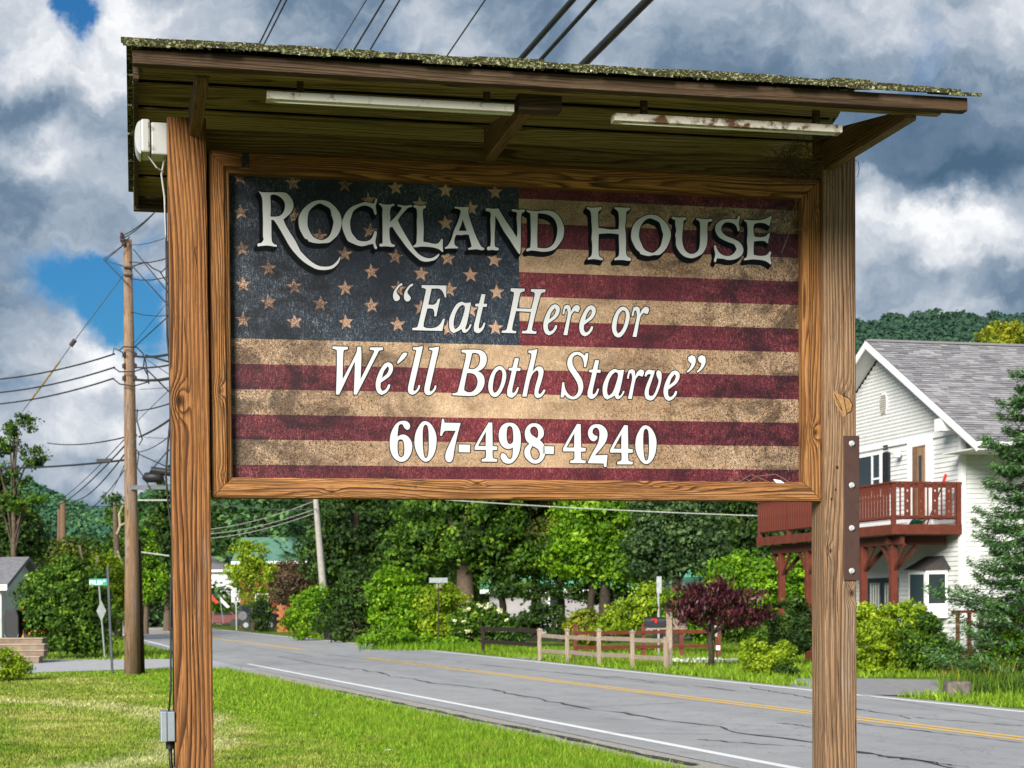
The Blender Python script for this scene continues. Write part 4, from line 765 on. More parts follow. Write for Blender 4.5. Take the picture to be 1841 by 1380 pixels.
# ================================================================ trees and shrubs
Mbark = plain('bark', (.10, .075, .055), .95, .1, 0, .35, 9, .8)
Mbarkd = plain('bark_dark', (.045, .035, .028), .95, .1, 0, .35, 9, .8)
LM = {
 'mid': leafmat('leaf_mid', [(.012, .032, .006), (.035, .085, .010), (.085, .18, .014), (.24, .38, .03)]),
 'dark': leafmat('leaf_dark', [(.007, .020, .006), (.020, .050, .010), (.048, .10, .015), (.12, .21, .03)]),
 'bright': leafmat('leaf_bright', [(.03, .075, .004), (.08, .19, .006), (.17, .34, .010), (.32, .50, .02)]),
 'lime': leafmat('leaf_lime', [(.06, .10, .004), (.15, .24, .008), (.28, .40, .015), (.45, .52, .04)]),
 'yellow': leafmat('leaf_yellow', [(.05, .08, .006), (.14, .19, .012), (.30, .32, .02), (.50, .44, .04)]),
 'olive': leafmat('leaf_olive', [(.020, .032, .006), (.055, .080, .010), (.13, .16, .018), (.30, .34, .05)]),
 'sage': leafmat('leaf_sage', [(.014, .034, .012), (.038, .080, .028), (.085, .155, .05), (.22, .32, .12)]),
 'brown': leafmat('leaf_brown', [(.03, .022, .014), (.075, .05, .03), (.13, .09, .05), (.15, .15, .04)]),
 'purple': leafmat('leaf_purple', [(.012, .004, .007), (.035, .008, .014), (.075, .014, .022), (.16, .05, .055)], .2, .4),
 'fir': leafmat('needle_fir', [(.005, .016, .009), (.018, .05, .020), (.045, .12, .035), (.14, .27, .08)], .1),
}
def w(px, py, D): return at(px, py, D)
def shrubcloud(ells, nclu, nleaf, size, rc, seed, up=.35, hollow=.55):
    """ells: list of (cx,cy,cz,rx,ry,rz) local; returns P, normals, attr"""
    g = np.random.RandomState(seed); P = []; NN = []; A = []
    vol = np.array([e[3] * e[4] * e[5] for e in ells]) ** .67; vol /= vol.sum()
    for k in range(nclu):
        e = ells[g.choice(len(ells), p=vol)]
        d = g.normal(size=3); d /= np.linalg.norm(d); rr = g.uniform(hollow, 1.0) ** .6
        c = np.array(e[:3]) + d * np.array(e[3:6]) * rr
        r = rc * g.uniform(.55, 1.35); n = int(nleaf * g.uniform(.6, 1.4))
        q = g.normal(size=(n, 3)); q /= np.linalg.norm(q, axis=1, keepdims=True) + 1e-9; q[:, 2] *= .62
        P.append(c + q * r * g.uniform(.35, 1.0, (n, 1))); nn = q * .6 + d * .7; nn[:, 2] += up; NN.append(nn)
        A.append(np.clip(g.uniform(0, 1) ** 1.3 * .52 + g.rand(n) * .5 + .06 * q[:, 2], 0, 1))
    return np.concatenate(P), np.concatenate(NN), np.concatenate(A), g
def tree(kind, name, label, cat, base, ells_px, D, nclu, nleaf, size, rc, seed, group=None, trunk=None, limbs=7, bark=None, flat=.9, aspect=.6, hollow=.5, depth=.85, part='crown'):
    """base: pixel of the foot; ells_px: (px,py,rx,ry) crown lobes in pixels at depth D"""
    b = gp(*base) if D is None else Vector((at(base[0], base[1], D).x, D, 0)); D = b.y
    root = thing(name, label, cat, b, 0, group)
    E = []
    for (ex, ey, rx, ry) in ells_px:
        c = at(ex, ey, D) - b; k = D / FP; E.append((c.x, c.y + rx * k * .0, max(c.z, ry * k * .6), rx * k, rx * k * depth, ry * k))
    P, NN, A, g = shrubcloud(E, nclu, nleaf, size, rc, seed, hollow=hollow)
    P[:, 2] = np.maximum(P[:, 2], .03 + .1 * g.rand(len(P)))
    V, F = leafquads(P, size * (.45 + 1.0 * g.rand(len(P)) ** 1.5), NN, flat, aspect, None, g)
    npmesh(part, V, F, LM[kind], root, np.repeat(A, 4))
    bk = bark or Mbark
    ctr = Vector((sum(e[0] for e in E) / len(E), sum(e[1] for e in E) / len(E), sum(e[2] for e in E) / len(E)))
    if trunk:
        m = MB(); r = trunk; zt = ctr.z; m.tube([(0, 0, -.2), (0, 0, .1), (r * .3, 0, zt * .4), (ctr.x * .6, ctr.y * .5, zt * .85), (ctr.x, ctr.y, zt * 1.25)], [r * 1.5, r * 1.1, r * .95, r * .7, r * .2], 9)
        m.build('trunk', bk, root, smooth=True)
        rr_ = random.Random(seed); m = MB()
        for k in range(limbs):
            e = E[k % len(E)]; d = Vector((rr_.gauss(0, 1), rr_.gauss(0, 1), rr_.uniform(-.1, .9))).normalized()
            T = Vector((e[0] + d.x * e[3] * .8, e[1] + d.y * e[4] * .8, e[2] + d.z * e[5] * .8)); S = Vector((ctr.x * .4, ctr.y * .3, zt * rr_.uniform(.45, .95)))
            m.tube([S, S.lerp(T, .5) + Vector((0, 0, .12 * (T - S).length)), T], [r * .45, r * .28, r * .07], 5)
        m.build('limbs', bk, root, smooth=True)
    return root
# big trees across the road
BT = 'tall trees crowding the far bank'
tree('mid', 'maple_tree', 'broad maple with a thick pale grey trunk rising above the white-flowering bush', 'tree', (832, 1150), [(830, 930, 120, 95), (760, 990, 70, 60), (905, 1000, 70, 55), (860, 860, 110, 60)], 72, 520, 62, .21, .62, 1, BT, .42, 9)
tree('dark', 'maple_tree', 'dark tree behind the leaning utility pole, crown cut by the sign frame', 'tree', (640, 1150), [(635, 940, 85, 80), (600, 1000, 60, 50), (690, 1000, 70, 60), (640, 850, 80, 60)], 86, 460, 50, .24, .7, 2, BT, .35)
tree('olive', 'maple_tree', 'leafy tree directly right of the thick-trunked maple, over the dark hollow', 'tree', (962, 1150), [(960, 940, 90, 70), (920, 1010, 60, 45), (1000, 1000, 70, 45), (970, 870, 90, 50)], 74, 430, 60, .20, .6, 3, BT, .22, 8, Mbarkd)
tree('bright', 'maple_tree', 'sunlit yellow-green tree over the forked black trunks behind the grey fence', 'tree', (1085, 1140), [(1085, 940, 95, 75), (1040, 1000, 60, 45), (1130, 1010, 75, 50), (1110, 890, 90, 50)], 70, 420, 60, .20, .6, 4, BT, .24, 8, Mbarkd)
tree('sage', 'maple_tree', 'grey-green tree in front of the pale house with the green roof edge', 'tree', (1215, 1120), [(1210, 950, 80, 60), (1180, 1000, 60, 50), (1250, 980, 60, 45), (1210, 900, 80, 40)], 68, 360, 60, .19, .58, 5, BT, .18, 8, Mbarkd)
tree('dark', 'maple_tree', 'dark tree behind the left end of the red deck', 'tree', (1330, 1120), [(1320, 950, 85, 70), (1370, 990, 70, 60), (1290, 1000, 50, 40), (1340, 880, 80, 50)], 78, 420, 55, .22, .65, 6, BT, .25)
tree('sage', 'maple_tree', 'deep green tree seen between the deck posts and the sign post', 'tree', (1430, 1120), [(1420, 960, 70, 70), (1460, 900, 60, 70), (1400, 1030, 60, 50)], 84, 320, 50, .22, .65, 7, BT, .25)
for i, (px_, lab) in enumerate([(903, 'slim black trunk right of the thick maple trunk'), (1008, 'slender dark trunk in the middle of the hollow under the trees'), (1120, 'right-leaning black trunk of the forked pair behind the fence'), (1060, 'left-leaning black trunk of the forked pair behind the fence')]):
    tree('mid', 'young_tree', 'young tree with a ' + lab, 'tree', (px_, 1145), [(px_ + (i - 1.5) * 8, 1000, 48, 38)], 73 - i, 60, 45, .19, .5, 20 + i, BT, .16, 3, Mbarkd)
# shrubs on the bank
SB = 'shrubs along the far road bank'
tree('bright', 'shrub', 'round bright green bush at the left end of the bank by the turning', 'shrub', (545, 1152), [(548, 1110, 40, 38), (575, 1090, 40, 40)], 79, 120, 55, .17, .42, 31, SB)
tree('dark', 'shrub', 'dark bush on the bank below the leaning utility pole', 'shrub', (640, 1158), [(630, 1110, 55, 52), (660, 1070, 60, 50)], 74, 190, 55, .18, .5, 32, SB)
tree('bright', 'shrub', 'tall lime-tipped bush left of the small street sign on the far bank', 'shrub', (725, 1160), [(725, 1090, 60, 60), (700, 1060, 40, 40), (760, 1110, 45, 40)], 70, 230, 58, .16, .46, 33, SB)
tree('lime', 'shrub', 'leafy bush around the post of the far street sign', 'shrub', (800, 1165), [(795, 1100, 45, 50), (820, 1130, 45, 30)], 68, 150, 55, .16, .42, 34, SB)
hy = tree('mid', 'hydrangea_bush', 'bush dotted with creamy white flower heads under the big maple', 'shrub', (870, 1162), [(865, 1120, 55, 36), (910, 1140, 35, 22)], 63, 150, 55, .14, .36, 35, SB)
P, NN, A, g_ = shrubcloud([(at(870, 1115, 63).x - hy.location.x, -.5, 1.0, 1.1, .9, .75)], 26, 26, .07, .12, 77)
V, F = leafquads(P, .07, NN, .6, .9); Mfl_ = leafmat('flower_cream', [(.5, .5, .2), (.75, .75, .45), (.85, .85, .65)], .2); npmesh('flowers', V, F, Mfl_, hy, np.repeat(A, 4), 'stuff')
tree('bright', 'shrub', 'low sunlit weeds at the foot of the bank beside the asphalt', 'shrub', (760, 1168), [(730, 1150, 60, 16), (820, 1158, 60, 12), (680, 1146, 40, 14)], 63, 120, 50, .13, .3, 36, SB, hollow=.3)
tree('yellow', 'flowering_bush', 'reddish yellow flowering bush behind the grey split-rail fence', 'shrub', (1065, 1165), [(1055, 1128, 38, 30)], 56, 90, 50, .12, .3, 37, SB)
tree('lime', 'shrub', 'bright lime bush between the mailbox and the dark tree trunks', 'shrub', (1140, 1165), [(1130, 1110, 40, 32), (1165, 1090, 35, 40), (1100, 1130, 30, 20)], 55, 150, 50, .13, .33, 38, SB)
tree('bright', 'shrub', 'green bush behind the purple-leaved tree and the bird bath', 'shrub', (1240, 1160), [(1230, 1100, 40, 45), (1265, 1130, 40, 26)], 54, 120, 50, .13, .33, 39, SB)
tree('bright', 'shrub', 'large light green shrub seen through the deck legs', 'shrub', (1350, 1150), [(1330, 1040, 60, 48), (1390, 1060, 60, 55), (1440, 1050, 45, 60), (1300, 1080, 40, 40)], 60, 330, 58, .15, .42, 40, SB)
tree('mid', 'shrub', 'shady bush under the purple tree canopy', 'shrub', (1325, 1150), [(1320, 1120, 45, 30), (1365, 1130, 35, 30)], 52, 130, 50, .12, .32, 41, SB)
tree('dark', 'arborvitae', 'dark rounded evergreen shrub standing beside the deck leg', 'shrub', (1428, 1172), [(1425, 1120, 32, 50), (1422, 1145, 34, 32)], 43, 170, 60, .09, .22, 42, None, hollow=.75)
tree('lime', 'shrub', 'loose yellow-green bush at the road edge left of the right sign post', 'shrub', (1375, 1214), [(1375, 1190, 44, 24), (1355, 1168, 20, 18), (1405, 1172, 18, 20)], 37.5, 120, 60, .07, .17, 43)
tree('dark', 'shrub', 'small grey-green clump at the foot of the yellow-green bush', 'shrub', (1415, 1217), [(1415, 1204, 22, 13)], 37, 30, 40, .06, .13, 44)
tree('lime', 'rhododendron', 'big yellow-green rhododendron right of the right sign post in front of the house', 'shrub', (1600, 1215), [(1575, 1150, 48, 60), (1630, 1120, 50, 38), (1590, 1190, 55, 28), (1555, 1120, 30, 40)], 38, 330, 62, .085, .2, 45)
tree('mid', 'rhododendron', 'darker rhododendron merging into the spruce beside the house steps', 'shrub', (1665, 1212), [(1655, 1150, 40, 52), (1690, 1180, 36, 32)], 37.6, 220, 60, .085, .2, 46)
tree('bright', 'shrub', 'weedy shrub in the bottom right corner by the spruce', 'shrub', (1800, 1235), [(1810, 1170, 50, 45), (1770, 1210, 45, 26), (1835, 1130, 30, 50)], 31, 200, 60, .06, .16, 47)
tree('dark', 'shrub', 'shadowy undergrowth below the slim trunks left of the grey fence', 'shrub', (945, 1165), [(935, 1120, 40, 26), (980, 1110, 34, 30), (1015, 1130, 26, 20)], 66, 90, 46, .15, .36, 71, SB, hollow=.2)
tree('dark', 'shrub', 'dark thicket hanging low in front of the pale wall', 'shrub', (1010, 1150), [(960, 1060, 60, 16), (1040, 1062, 50, 18), (1100, 1070, 50, 18), (900, 1062, 30, 14)], 71, 100, 46, .17, .45, 72, SB, hollow=.2)
# purple tree with hanging leaves
b = gp(1278, 1200); pt = thing('purple_leaf_tree', 'small umbrella-shaped tree with dark purple hanging leaves on the lawn across the road', 'tree', b)
k = b.y / FP; P = []; g_ = np.random.RandomState(5)
for (ex, ey, rx, ry, n) in [(1285, 1085, 60, 26, 46), (1240, 1085, 34, 20, 22), (1340, 1095, 44, 20, 26), (1370, 1100, 18, 9, 7), (1250, 1062, 26, 12, 14), (1288, 1056, 14, 16, 9), (1310, 1072, 24, 12, 10), (1300, 1115, 60, 12, 18), (1232, 1104, 22, 10, 8)]:
    for _ in range(n):
        c = at(ex + g_.normal() * rx * .5, ey + g_.normal() * ry * .5, b.y + g_.normal() * rx * k * .5) - b
        m_ = 34; P.append(np.array(c) + g_.normal(size=(m_, 3)) * np.array([.13, .13, .06]))
P = np.concatenate(P); V, F = leafquads(P, .155 * g_.uniform(.6, 1.2, len(P)), None, 1, .28, np.tile([0, 0, -1.0], (len(P), 1)) + g_.normal(size=(len(P), 3)) * .3, g_)
npmesh('crown', V, F, LM['purple'], pt, np.repeat(g_.rand(len(P)), 4))
m_ = MB(); m_.tube([(0, 0, -.1), (.02, 0, .35), (-.02, 0, .7), (.03, 0, 1.0), (.05, 0, 1.35)], [.09, .07, .065, .06, .03], 8)
m_.build('trunk', Mbarkd, pt, smooth=True); m_ = MB()
for a_, e_, z_ in [(-.75, .1, 1.35), (.7, -.1, 1.3), (.2, .4, 1.5), (-.3, -.4, 1.35), (1.1, .2, 1.2), (.0, 0, 1.75), (-.5, .3, 1.1)]:
    m_.tube([(.02, 0, .8), (a_ * .4, e_ * .4, .8 + (z_ - .8) * .7), (a_, e_, z_)], [.035, .025, .01], 5)
m_.build('limbs', Mbarkd, pt, smooth=True)
# conifers
def conifer(name, label, base, D, H, R, seed, nlev=22, per=7, dens=26, size=.14, kind='fir', group=None, droop=.12, asp=.3, cat='tree', pw=.85, thin=1.0):
    g = np.random.RandomState(seed); b = Vector((at(base[0], base[1], D).x, D, 0)); root = thing(name, label, cat, b, 0, group)
    P = []; AX = []; A = []; m = MB()
    for i in range(nlev):
        f = i / (nlev - 1); z = H * (.05 + .93 * f); L = R * (1 - f) ** pw * g.uniform(.8, 1.15) + .05 * R
        for j in range(per):
            an = g.uniform(0, 6.28); l = L * g.uniform(.65, 1.15); d = np.array([math.cos(an), math.sin(an), 0])
            n = max(4, int(dens * l / R)); u = np.sqrt(g.rand(n)) if l > R * .2 else g.rand(n)
            up = -droop * l * np.sin(u * 2.6) + .10 * l * u ** 3 * 1.5
            c = np.array([0, 0, z]) + d * (u * l)[:, None]; c[:, 2] += up
            lat = np.array([-d[1], d[0], 0]); sd_ = g.normal(size=n) * l * .24 * (1.15 - u) ** .6; c += lat * sd_[:, None]
            c[:, 2] += g.normal(size=n) * .04 * R * thin - np.abs(sd_) * .2
            ax = d * .8 + lat * np.sign(sd_)[:, None] * .7; ax[:, 2] -= .12
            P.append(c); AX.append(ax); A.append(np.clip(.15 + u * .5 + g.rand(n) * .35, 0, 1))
            if l > .3: m.tube([(0, 0, z), tuple(np.array([0, 0, z]) + d * l * .5 + np.array([0, 0, -droop * l * .9])), tuple(np.array([0, 0, z]) + d * l * .9 + np.array([0, 0, -droop * l * .3]))], [.02 * R + .006, .012 * R + .004, .004], 4, False)
    P = np.concatenate(P); AX = np.concatenate(AX); A = np.concatenate(A)
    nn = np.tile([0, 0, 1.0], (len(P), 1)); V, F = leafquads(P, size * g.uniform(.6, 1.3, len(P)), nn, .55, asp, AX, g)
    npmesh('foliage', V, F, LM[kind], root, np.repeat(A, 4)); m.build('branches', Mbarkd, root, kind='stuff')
    MB().tube([(0, 0, -.1), (0, 0, H * .5), (0, 0, H)], [.03 * H, .016 * H, .01], 8).build('trunk', Mbarkd, root, smooth=True)
    return root
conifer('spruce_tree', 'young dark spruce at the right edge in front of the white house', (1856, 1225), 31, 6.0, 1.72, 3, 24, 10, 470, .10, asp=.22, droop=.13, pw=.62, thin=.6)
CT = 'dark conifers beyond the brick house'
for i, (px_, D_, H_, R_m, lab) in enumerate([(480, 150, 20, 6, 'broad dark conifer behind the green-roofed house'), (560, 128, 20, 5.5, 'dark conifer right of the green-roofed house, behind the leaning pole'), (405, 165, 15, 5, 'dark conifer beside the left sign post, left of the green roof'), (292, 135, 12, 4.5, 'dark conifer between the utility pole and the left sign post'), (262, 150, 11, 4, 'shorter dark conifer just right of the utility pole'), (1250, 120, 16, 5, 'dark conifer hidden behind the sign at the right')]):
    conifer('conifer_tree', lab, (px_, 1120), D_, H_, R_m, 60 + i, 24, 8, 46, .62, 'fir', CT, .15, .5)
# left side trees
LT = 'trees at the left of the side street'
tree('mid', 'shrub', 'big rounded dark green lilac bush left of the street sign', 'shrub', (120, 1182), [(115, 1110, 72, 62), (130, 1060, 60, 55), (160, 1120, 48, 50), (80, 1080, 50, 48)], 55, 430, 64, .13, .38, 51, None, hollow=.7)
tree('lime', 'shrub', 'yellow-green shrub at the left picture edge in front of the timber steps', 'shrub', (12, 1222), [(5, 1195, 40, 28), (30, 1205, 24, 16)], 38, 120, 55, .07, .18, 52)
pn = tree('mid', 'pine_tree', 'tall airy tree at the upper left with a bare stem above the roofs', 'tree', (24, 1120), [(38, 765, 32, 20), (10, 800, 38, 20), (60, 822, 28, 16), (5, 850, 36, 18), (50, 862, 24, 12), (-30, 850, 40, 50), (20, 905, 44, 26), (60, 900, 22, 14)], 72, 170, 42, .15, .34, 53, LT, .13, 16, None, hollow=.1)
tree('dark', 'broadleaf_tree', 'dark leafy tree filling the left edge above the small grey roof', 'tree', (10, 1120), [(0, 935, 60, 45), (20, 985, 60, 45), (-40, 900, 60, 60), (50, 960, 26, 26)], 78, 330, 55, .22, .6, 54, LT, .3)
tree('olive', 'broadleaf_tree', 'mid green tree behind the lilac bush, left of the dead trunk', 'tree', (120, 1110), [(125, 1020, 55, 34), (95, 1035, 50, 36), (160, 1030, 40, 30), (118, 990, 20, 18)], 88, 260, 50, .22, .6, 55, LT, .2)
tree('mid', 'broadleaf_tree', 'ragged tree with a dead top directly left of the utility pole', 'tree', (212, 1120), [(208, 925, 14, 24), (215, 1000, 42, 40), (180, 1015, 34, 28), (240, 965, 22, 36), (203, 898, 12, 14)], 92, 200, 46, .18, .45, 56, LT, None, 12, hollow=.3)
tree('lime', 'broadleaf_tree', 'light yellow-green tree left of the utility pole behind the street sign', 'tree', (180, 1120), [(185, 1040, 48, 40), (150, 1050, 36, 34), (215, 1070, 30, 34)], 84, 200, 50, .18, .5, 57, LT, .15)
tree('bright', 'broadleaf_tree', 'bright young tree between the utility pole and the left sign post', 'tree', (262, 1115), [(258, 985, 28, 36), (275, 1040, 24, 40), (252, 1060, 20, 30)], 100, 150, 46, .2, .5, 58, LT, .15)
tree('dark', 'broadleaf_tree', 'dark tree over the road end next to the left sign post', 'tree', (300, 1112), [(292, 970, 34, 50), (300, 1050, 32, 50), (262, 1080, 24, 26), (320, 920, 40, 40)], 112, 240, 50, .26, .7, 59, LT, .25)
tree('lime', 'young_tree', 'thin yellow-green tree in front of the green-roofed house', 'tree', (455, 1137), [(450, 1000, 30, 28), (470, 1030, 30, 26), (430, 1030, 22, 22), (455, 1065, 26, 24), (440, 985, 16, 16)], 108, 150, 46, .18, .5, 61, None, .12, 8, hollow=.2)
tree('dark', 'ivy_bush', 'dark ivy-covered stump beneath the thin yellow-green tree', 'shrub', (470, 1138), [(472, 1105, 18, 30)], 106, 70, 45, .15, .4, 62)
tree('brown', 'shrub_tree', 'brown withered bush in front of the brick wall', 'tree', (528, 1120), [(525, 1040, 38, 34), (545, 1065, 28, 26), (510, 1060, 24, 24)], 102, 170, 50, .18, .5, 63, None, .1)
tree('yellow', 'broadleaf_tree', 'yellow-green treetop rising behind the ridge of the white house', 'tree', (1800, 1100), [(1780, 610, 26, 16), (1820, 600, 30, 22), (1800, 630, 60, 30), (1790, 590, 8, 14), (1810, 640, 70, 60)], 78, 260, 46, .18, .45, 64, None, None, 10, hollow=.1)
tree('bright', 'hedge_bush', 'small bright bush by the grey board fence at the road end', 'shrub', (400, 1115), [(398, 1085, 20, 13)], 120, 40, 40, .2, .45, 65)
tree('bright', 'hedge_bush', 'small green bush above the blue kayaks', 'shrub', (292, 1108), [(292, 1090, 14, 9)], 136, 30, 40, .2, .45, 66)
# treeline filling the valley floor behind the houses
g_ = np.random.RandomState(9); E = []
for k_ in range(110):
    px_ = g_.uniform(-250, 2100); D_ = g_.uniform(150, 260); h_ = g_.uniform(6, 8.5) if px_ < 330 else g_.uniform(9, 15); c = at(px_, 1080, D_); E.append((c.x, D_, h_ * .55, 5.5, 5, h_ * .55))
P, NN, A, g2 = shrubcloud(E, 2600, 46, .6, 1.9, 10); V, F = leafquads(P, .75 * g2.uniform(.6, 1.3, len(P)), NN, .9, .6, None, g2)
o = npmesh('treeline', V, F, LM['dark'], None, np.repeat(A, 4), 'stuff'); o['label'] = 'dark belt of woods across the valley floor'; o['category'] = 'woods'
# tall grass, bottom right
def tuft(name, label, px0, px1, py0, py1, n, h, kind, D0_, D1_):
    g = np.random.RandomState(int(px0)); Y = (D0_ + D1_) / 2 + np.clip(g.normal(size=n) * .35, -1, 1) * (D1_ - D0_) / 2; px = (px0 + px1) / 2 + np.clip(g.normal(size=n) * .45, -1.1, 1.1) * (px1 - px0) / 2; X = (px - PX) / FP * Y; an = g.rand(n) * 6.28; hh = h * g.uniform(.4, 1.2, n); ln = g.normal(size=(n, 2)) * hh[:, None] * .3; ww = .012
    V = np.empty((n, 3, 3)); V[:, 0] = np.stack([X - np.cos(an) * ww, Y - np.sin(an) * ww, 0 * X], 1); V[:, 1] = np.stack([X + np.cos(an) * ww, Y + np.sin(an) * ww, 0 * X], 1); V[:, 2] = np.stack([X + ln[:, 0], Y + ln[:, 1], hh], 1)
    o = npmesh(name, V.reshape(-1, 3), np.arange(3 * n).reshape(n, 3), LM[kind], None, np.repeat(g.rand(n), 3), 'stuff'); o['label'] = label; o['category'] = 'grass'
tuft('tall_grass', 'tall seeding grass around the stone at the lower right', 1705, 1900, 0, 0, 8000, .34, 'mid', 28.5, 31.5)
tuft('tall_grass', 'dry seed stalks standing in the weeds below the spruce', 1720, 1841, 0, 0, 260, .6, 'yellow', 29, 31.5)
tuft('tall_grass', 'rank green weeds along the far bank edge', 660, 930, 0, 0, 4500, .26, 'bright', 59, 66)
# ================================================================ white house with the red deck
HD = Vector((1, .2536, 0)).normalized(); HB = Vector((-HD.y, HD.x, 0)); HZ = math.atan2(HD.y, HD.x)
HO = at(1728, 1000, 41.45); HO.z = 0
def hg(px, py, x=0.0):
    """gable side: pixel -> (y, z) on the plane local x = const"""
    p = isect(px, py, HO + HD * x, HD) - HO; return (p.dot(HB), p.z)
def hf(px, py, y=0.0):
    p = isect(px, py, HO + HB * y, HB) - HO; return (p.dot(HD), p.z)
house = thing('white_house', 'white two-storey house with grey shingle roof, scalloped gable and red wooden deck', 'house', HO, HZ)
Mside = plain('white_siding', (.60, .61, .605), .6, .3, 0, .08, 1.2, .05, ((.36, .36, .33), 2.5, .62)); Mtrim = plain('white_trim', (.72, .73, .73), .5, .3, 0, .03, 3, 0)
Mside2 = plain('scalloped_siding', (.58, .59, .585), .6, .3, 0, .05, 3, .05)
Mred_ = plain('red_deck_stain', (.115, .026, .015), .6, .3, 0, .22, 5, .15, ((.06, .016, .010), 7, .62)); Mredd = plain('red_deck_dark', (.085, .022, .014), .7, .3, 0, .2, 5, .15)
Mglass, t_, b_ = bmat('window_glass', .06, .6); b_.inputs['Base Color'].default_value = (.02, .028, .03, 1)
Mdark = plain('interior_dark', (.03, .03, .032), .8, .2)
GX = -.5
ay, az = hg(1557, 612, GX); ey, ez = hg(1757, 793, GX)      # apex and lower rake end
_, wz = hg(1727, 776, 0)                                         # bottom of the scalloped gable
ly = 8.1; slope = (az - ez) / (ay - ey)
roofz = lambda y: az - abs(y - ay) * slope
RT = 13.5
core = MB().prism([(0.06, .06, 0), (0.06, ly, 0), (0.06, ly, roofz(ly) - .25), (0.06, ay, az - .25), (0.06, .06, roofz(.06) - .25)], (RT, 0, 0)); core.build('wall', Mside, house)
# lap siding boards: gable side up to the band, front side
SH = .115; m0 = .25; n = int((wz - m0) / SH)
bd = None
for i in range(n):
    z = m0 + i * SH
    f = MB().prism([(0.058, 0, z), (0.025, 0, z), (0.045, 0, z + SH * .97), (0.058, 0, z + SH * .97)], (0, ly, 0)); f.build('siding_board', Mside, house)
    if z < roofz(0) - .3: MB().prism([(0, .058, z), (0, .025, z), (0, .045, z + SH * .97), (0, .058, z + SH * .97)], (RT, 0, 0)).build('siding_board', Mside, house)
MB().box(-.01, .13, -.01, .13, 0, roofz(0) - .12).build('corner_trim', Mtrim, house)
MB().box(0, .05, 0, ly, wz - .02, wz + .10).build('band_board', Mtrim, house)
m_ = MB(); z = wz + .1; r_i = 0
while z < az - .35:
    w0 = max(.1, ay - (az - .3 - z) / slope); w1 = min(ly, ay + (az - .3 - z) / slope); y = w0 + (r_i % 2) * .05
    while y < w1:
        m_.add([(.02, y, z), (.02, y + .035, z - .03), (.02, y + .065, z - .03), (.02, y + .098, z), (.045, y + .098, z + .09), (.045, y, z + .09), (.055, y, z), (.055, y + .098, z)], [(0, 1, 2, 3, 4, 5), (0, 3, 7, 6)]); y += .1
    z += .095; r_i += 1
m_.build('scalloped_shingles', Mside2, house, kind='stuff')
# roof: underlay slab, tabs, rake, soffit, gutter
def slab(y0, y1, x0, x1, th, mat, name, dz=0, par=house):
    return MB().prism([(x0, y0, roofz(y0) + dz), (x0, y1, roofz(y1) + dz), (x0, y1, roofz(y1) + dz - th), (x0, y0, roofz(y0) + dz - th)], (x1 - x0, 0, 0)).build(name, mat, par)
Msh, t_, b_ = bmat('grey_roof_tabs', .9, .15); a_ = t_.nodes.new('ShaderNodeAttribute'); a_.attribute_name = 'rnd'; c_ = objc(t_)
rc_ = ramp(t_, a_.outputs['Fac'], [(0, (.20, .195, .21)), (.5, (.30, .29, .31)), (1, (.41, .40, .41))])
t_.links.new(mix(t_, mth(t_, 'MULTIPLY', noi(t_, c_, 60, 4, .7), .4), rc_, (.14, .14, .15)), b_.inputs['Base Color'])
rf = slab(ey, ay, GX, RT, .06, Msh, 'roof', -.01); slab(ay, ly + .6, GX, RT, .06, Msh, 'roof', -.01)
L = math.hypot(ay - ey, az - ez); nr = int(L / .135); V = []; A = []; g_ = np.random.RandomState(4)
for i in range(nr):
    s0 = i / nr; y0 = ey + (ay - ey) * s0; y1 = ey + (ay - ey) * (i + 1.05) / nr; x = GX - .02 - g_.rand() * .3
    while x < RT:
        w_ = g_.uniform(.2, .34); xa, xb = max(x, GX - .02), x + w_ - .008; h = .012 + g_.rand() * .012
        if xb > xa:
            V += [(xa, y0, roofz(y0) + h), (xb, y0, roofz(y0) + h), (xb, y1, roofz(y1) + .004), (xa, y1, roofz(y1) + .004)]; A += [g_.rand()] * 4
        x += w_
V = np.array(V); npmesh('shingle_tabs', V, np.arange(len(V)).reshape(-1, 4), Msh, rf, np.array(A), 'stuff')
MB().box(GX, RT, ay - .12, ay + .12, az - .03, az + .025).build('ridge_cap', Msh, rf)
for (y0, y1) in ((ey, ay), (ay, ly + .6)):
    MB().prism([(GX - .03, y0, roofz(y0) - .02), (GX - .03, y1, roofz(y1) - .02), (GX - .03, y1, roofz(y1) - .22), (GX - .03, y0, roofz(y0) - .22)], (.03, 0, 0)).build('rake_board', Mtrim, house)
    MB().prism([(GX, y0, roofz(y0) - .16), (GX, y1, roofz(y1) - .16), (GX, y1, roofz(y1) - .19), (GX, y0, roofz(y0) - .19)], (.5, 0, 0)).build('soffit', Mside, house)
    for k_ in range(3 if y0 < ay - .5 else 0): MB().prism([(GX - .032 - .012 * k_, y0, roofz(y0) - .04 - .05 * k_), (GX - .032 - .012 * k_, y1, roofz(y1) - .04 - .05 * k_), (GX - .032 - .012 * k_, y1, roofz(y1) - .08 - .05 * k_), (GX - .032 - .012 * k_, y0, roofz(y0) - .08 - .05 * k_)], (.01, 0, 0)).build('rake_trim', Mtrim, house)
a0 = hg(1717, 752, GX); MB().box(GX - .02, .0, -.02, .34, wz + .02, wz + .32).build('cornice_return', Mtrim, house)
MB().box(GX - .02, RT, ey - .09, ey + .02, roofz(ey) - .12, roofz(ey) - .0).build('gutter', Mtrim, house, .02)
MB().box(GX + .02, RT, ey + .03, .03, roofz(ey) - .16, roofz(ey) - .13).build('soffit', Mside, house)
for px_ in (1792, 1880):
    x_ = hf(px_, 800)[0]; MB().beam((x_ - .35, ey + .08, roofz(ey) - .14), (x_ + .35, -.02, roofz(ey) - .75), .09, .09).build('eave_brace', Mredd, house)
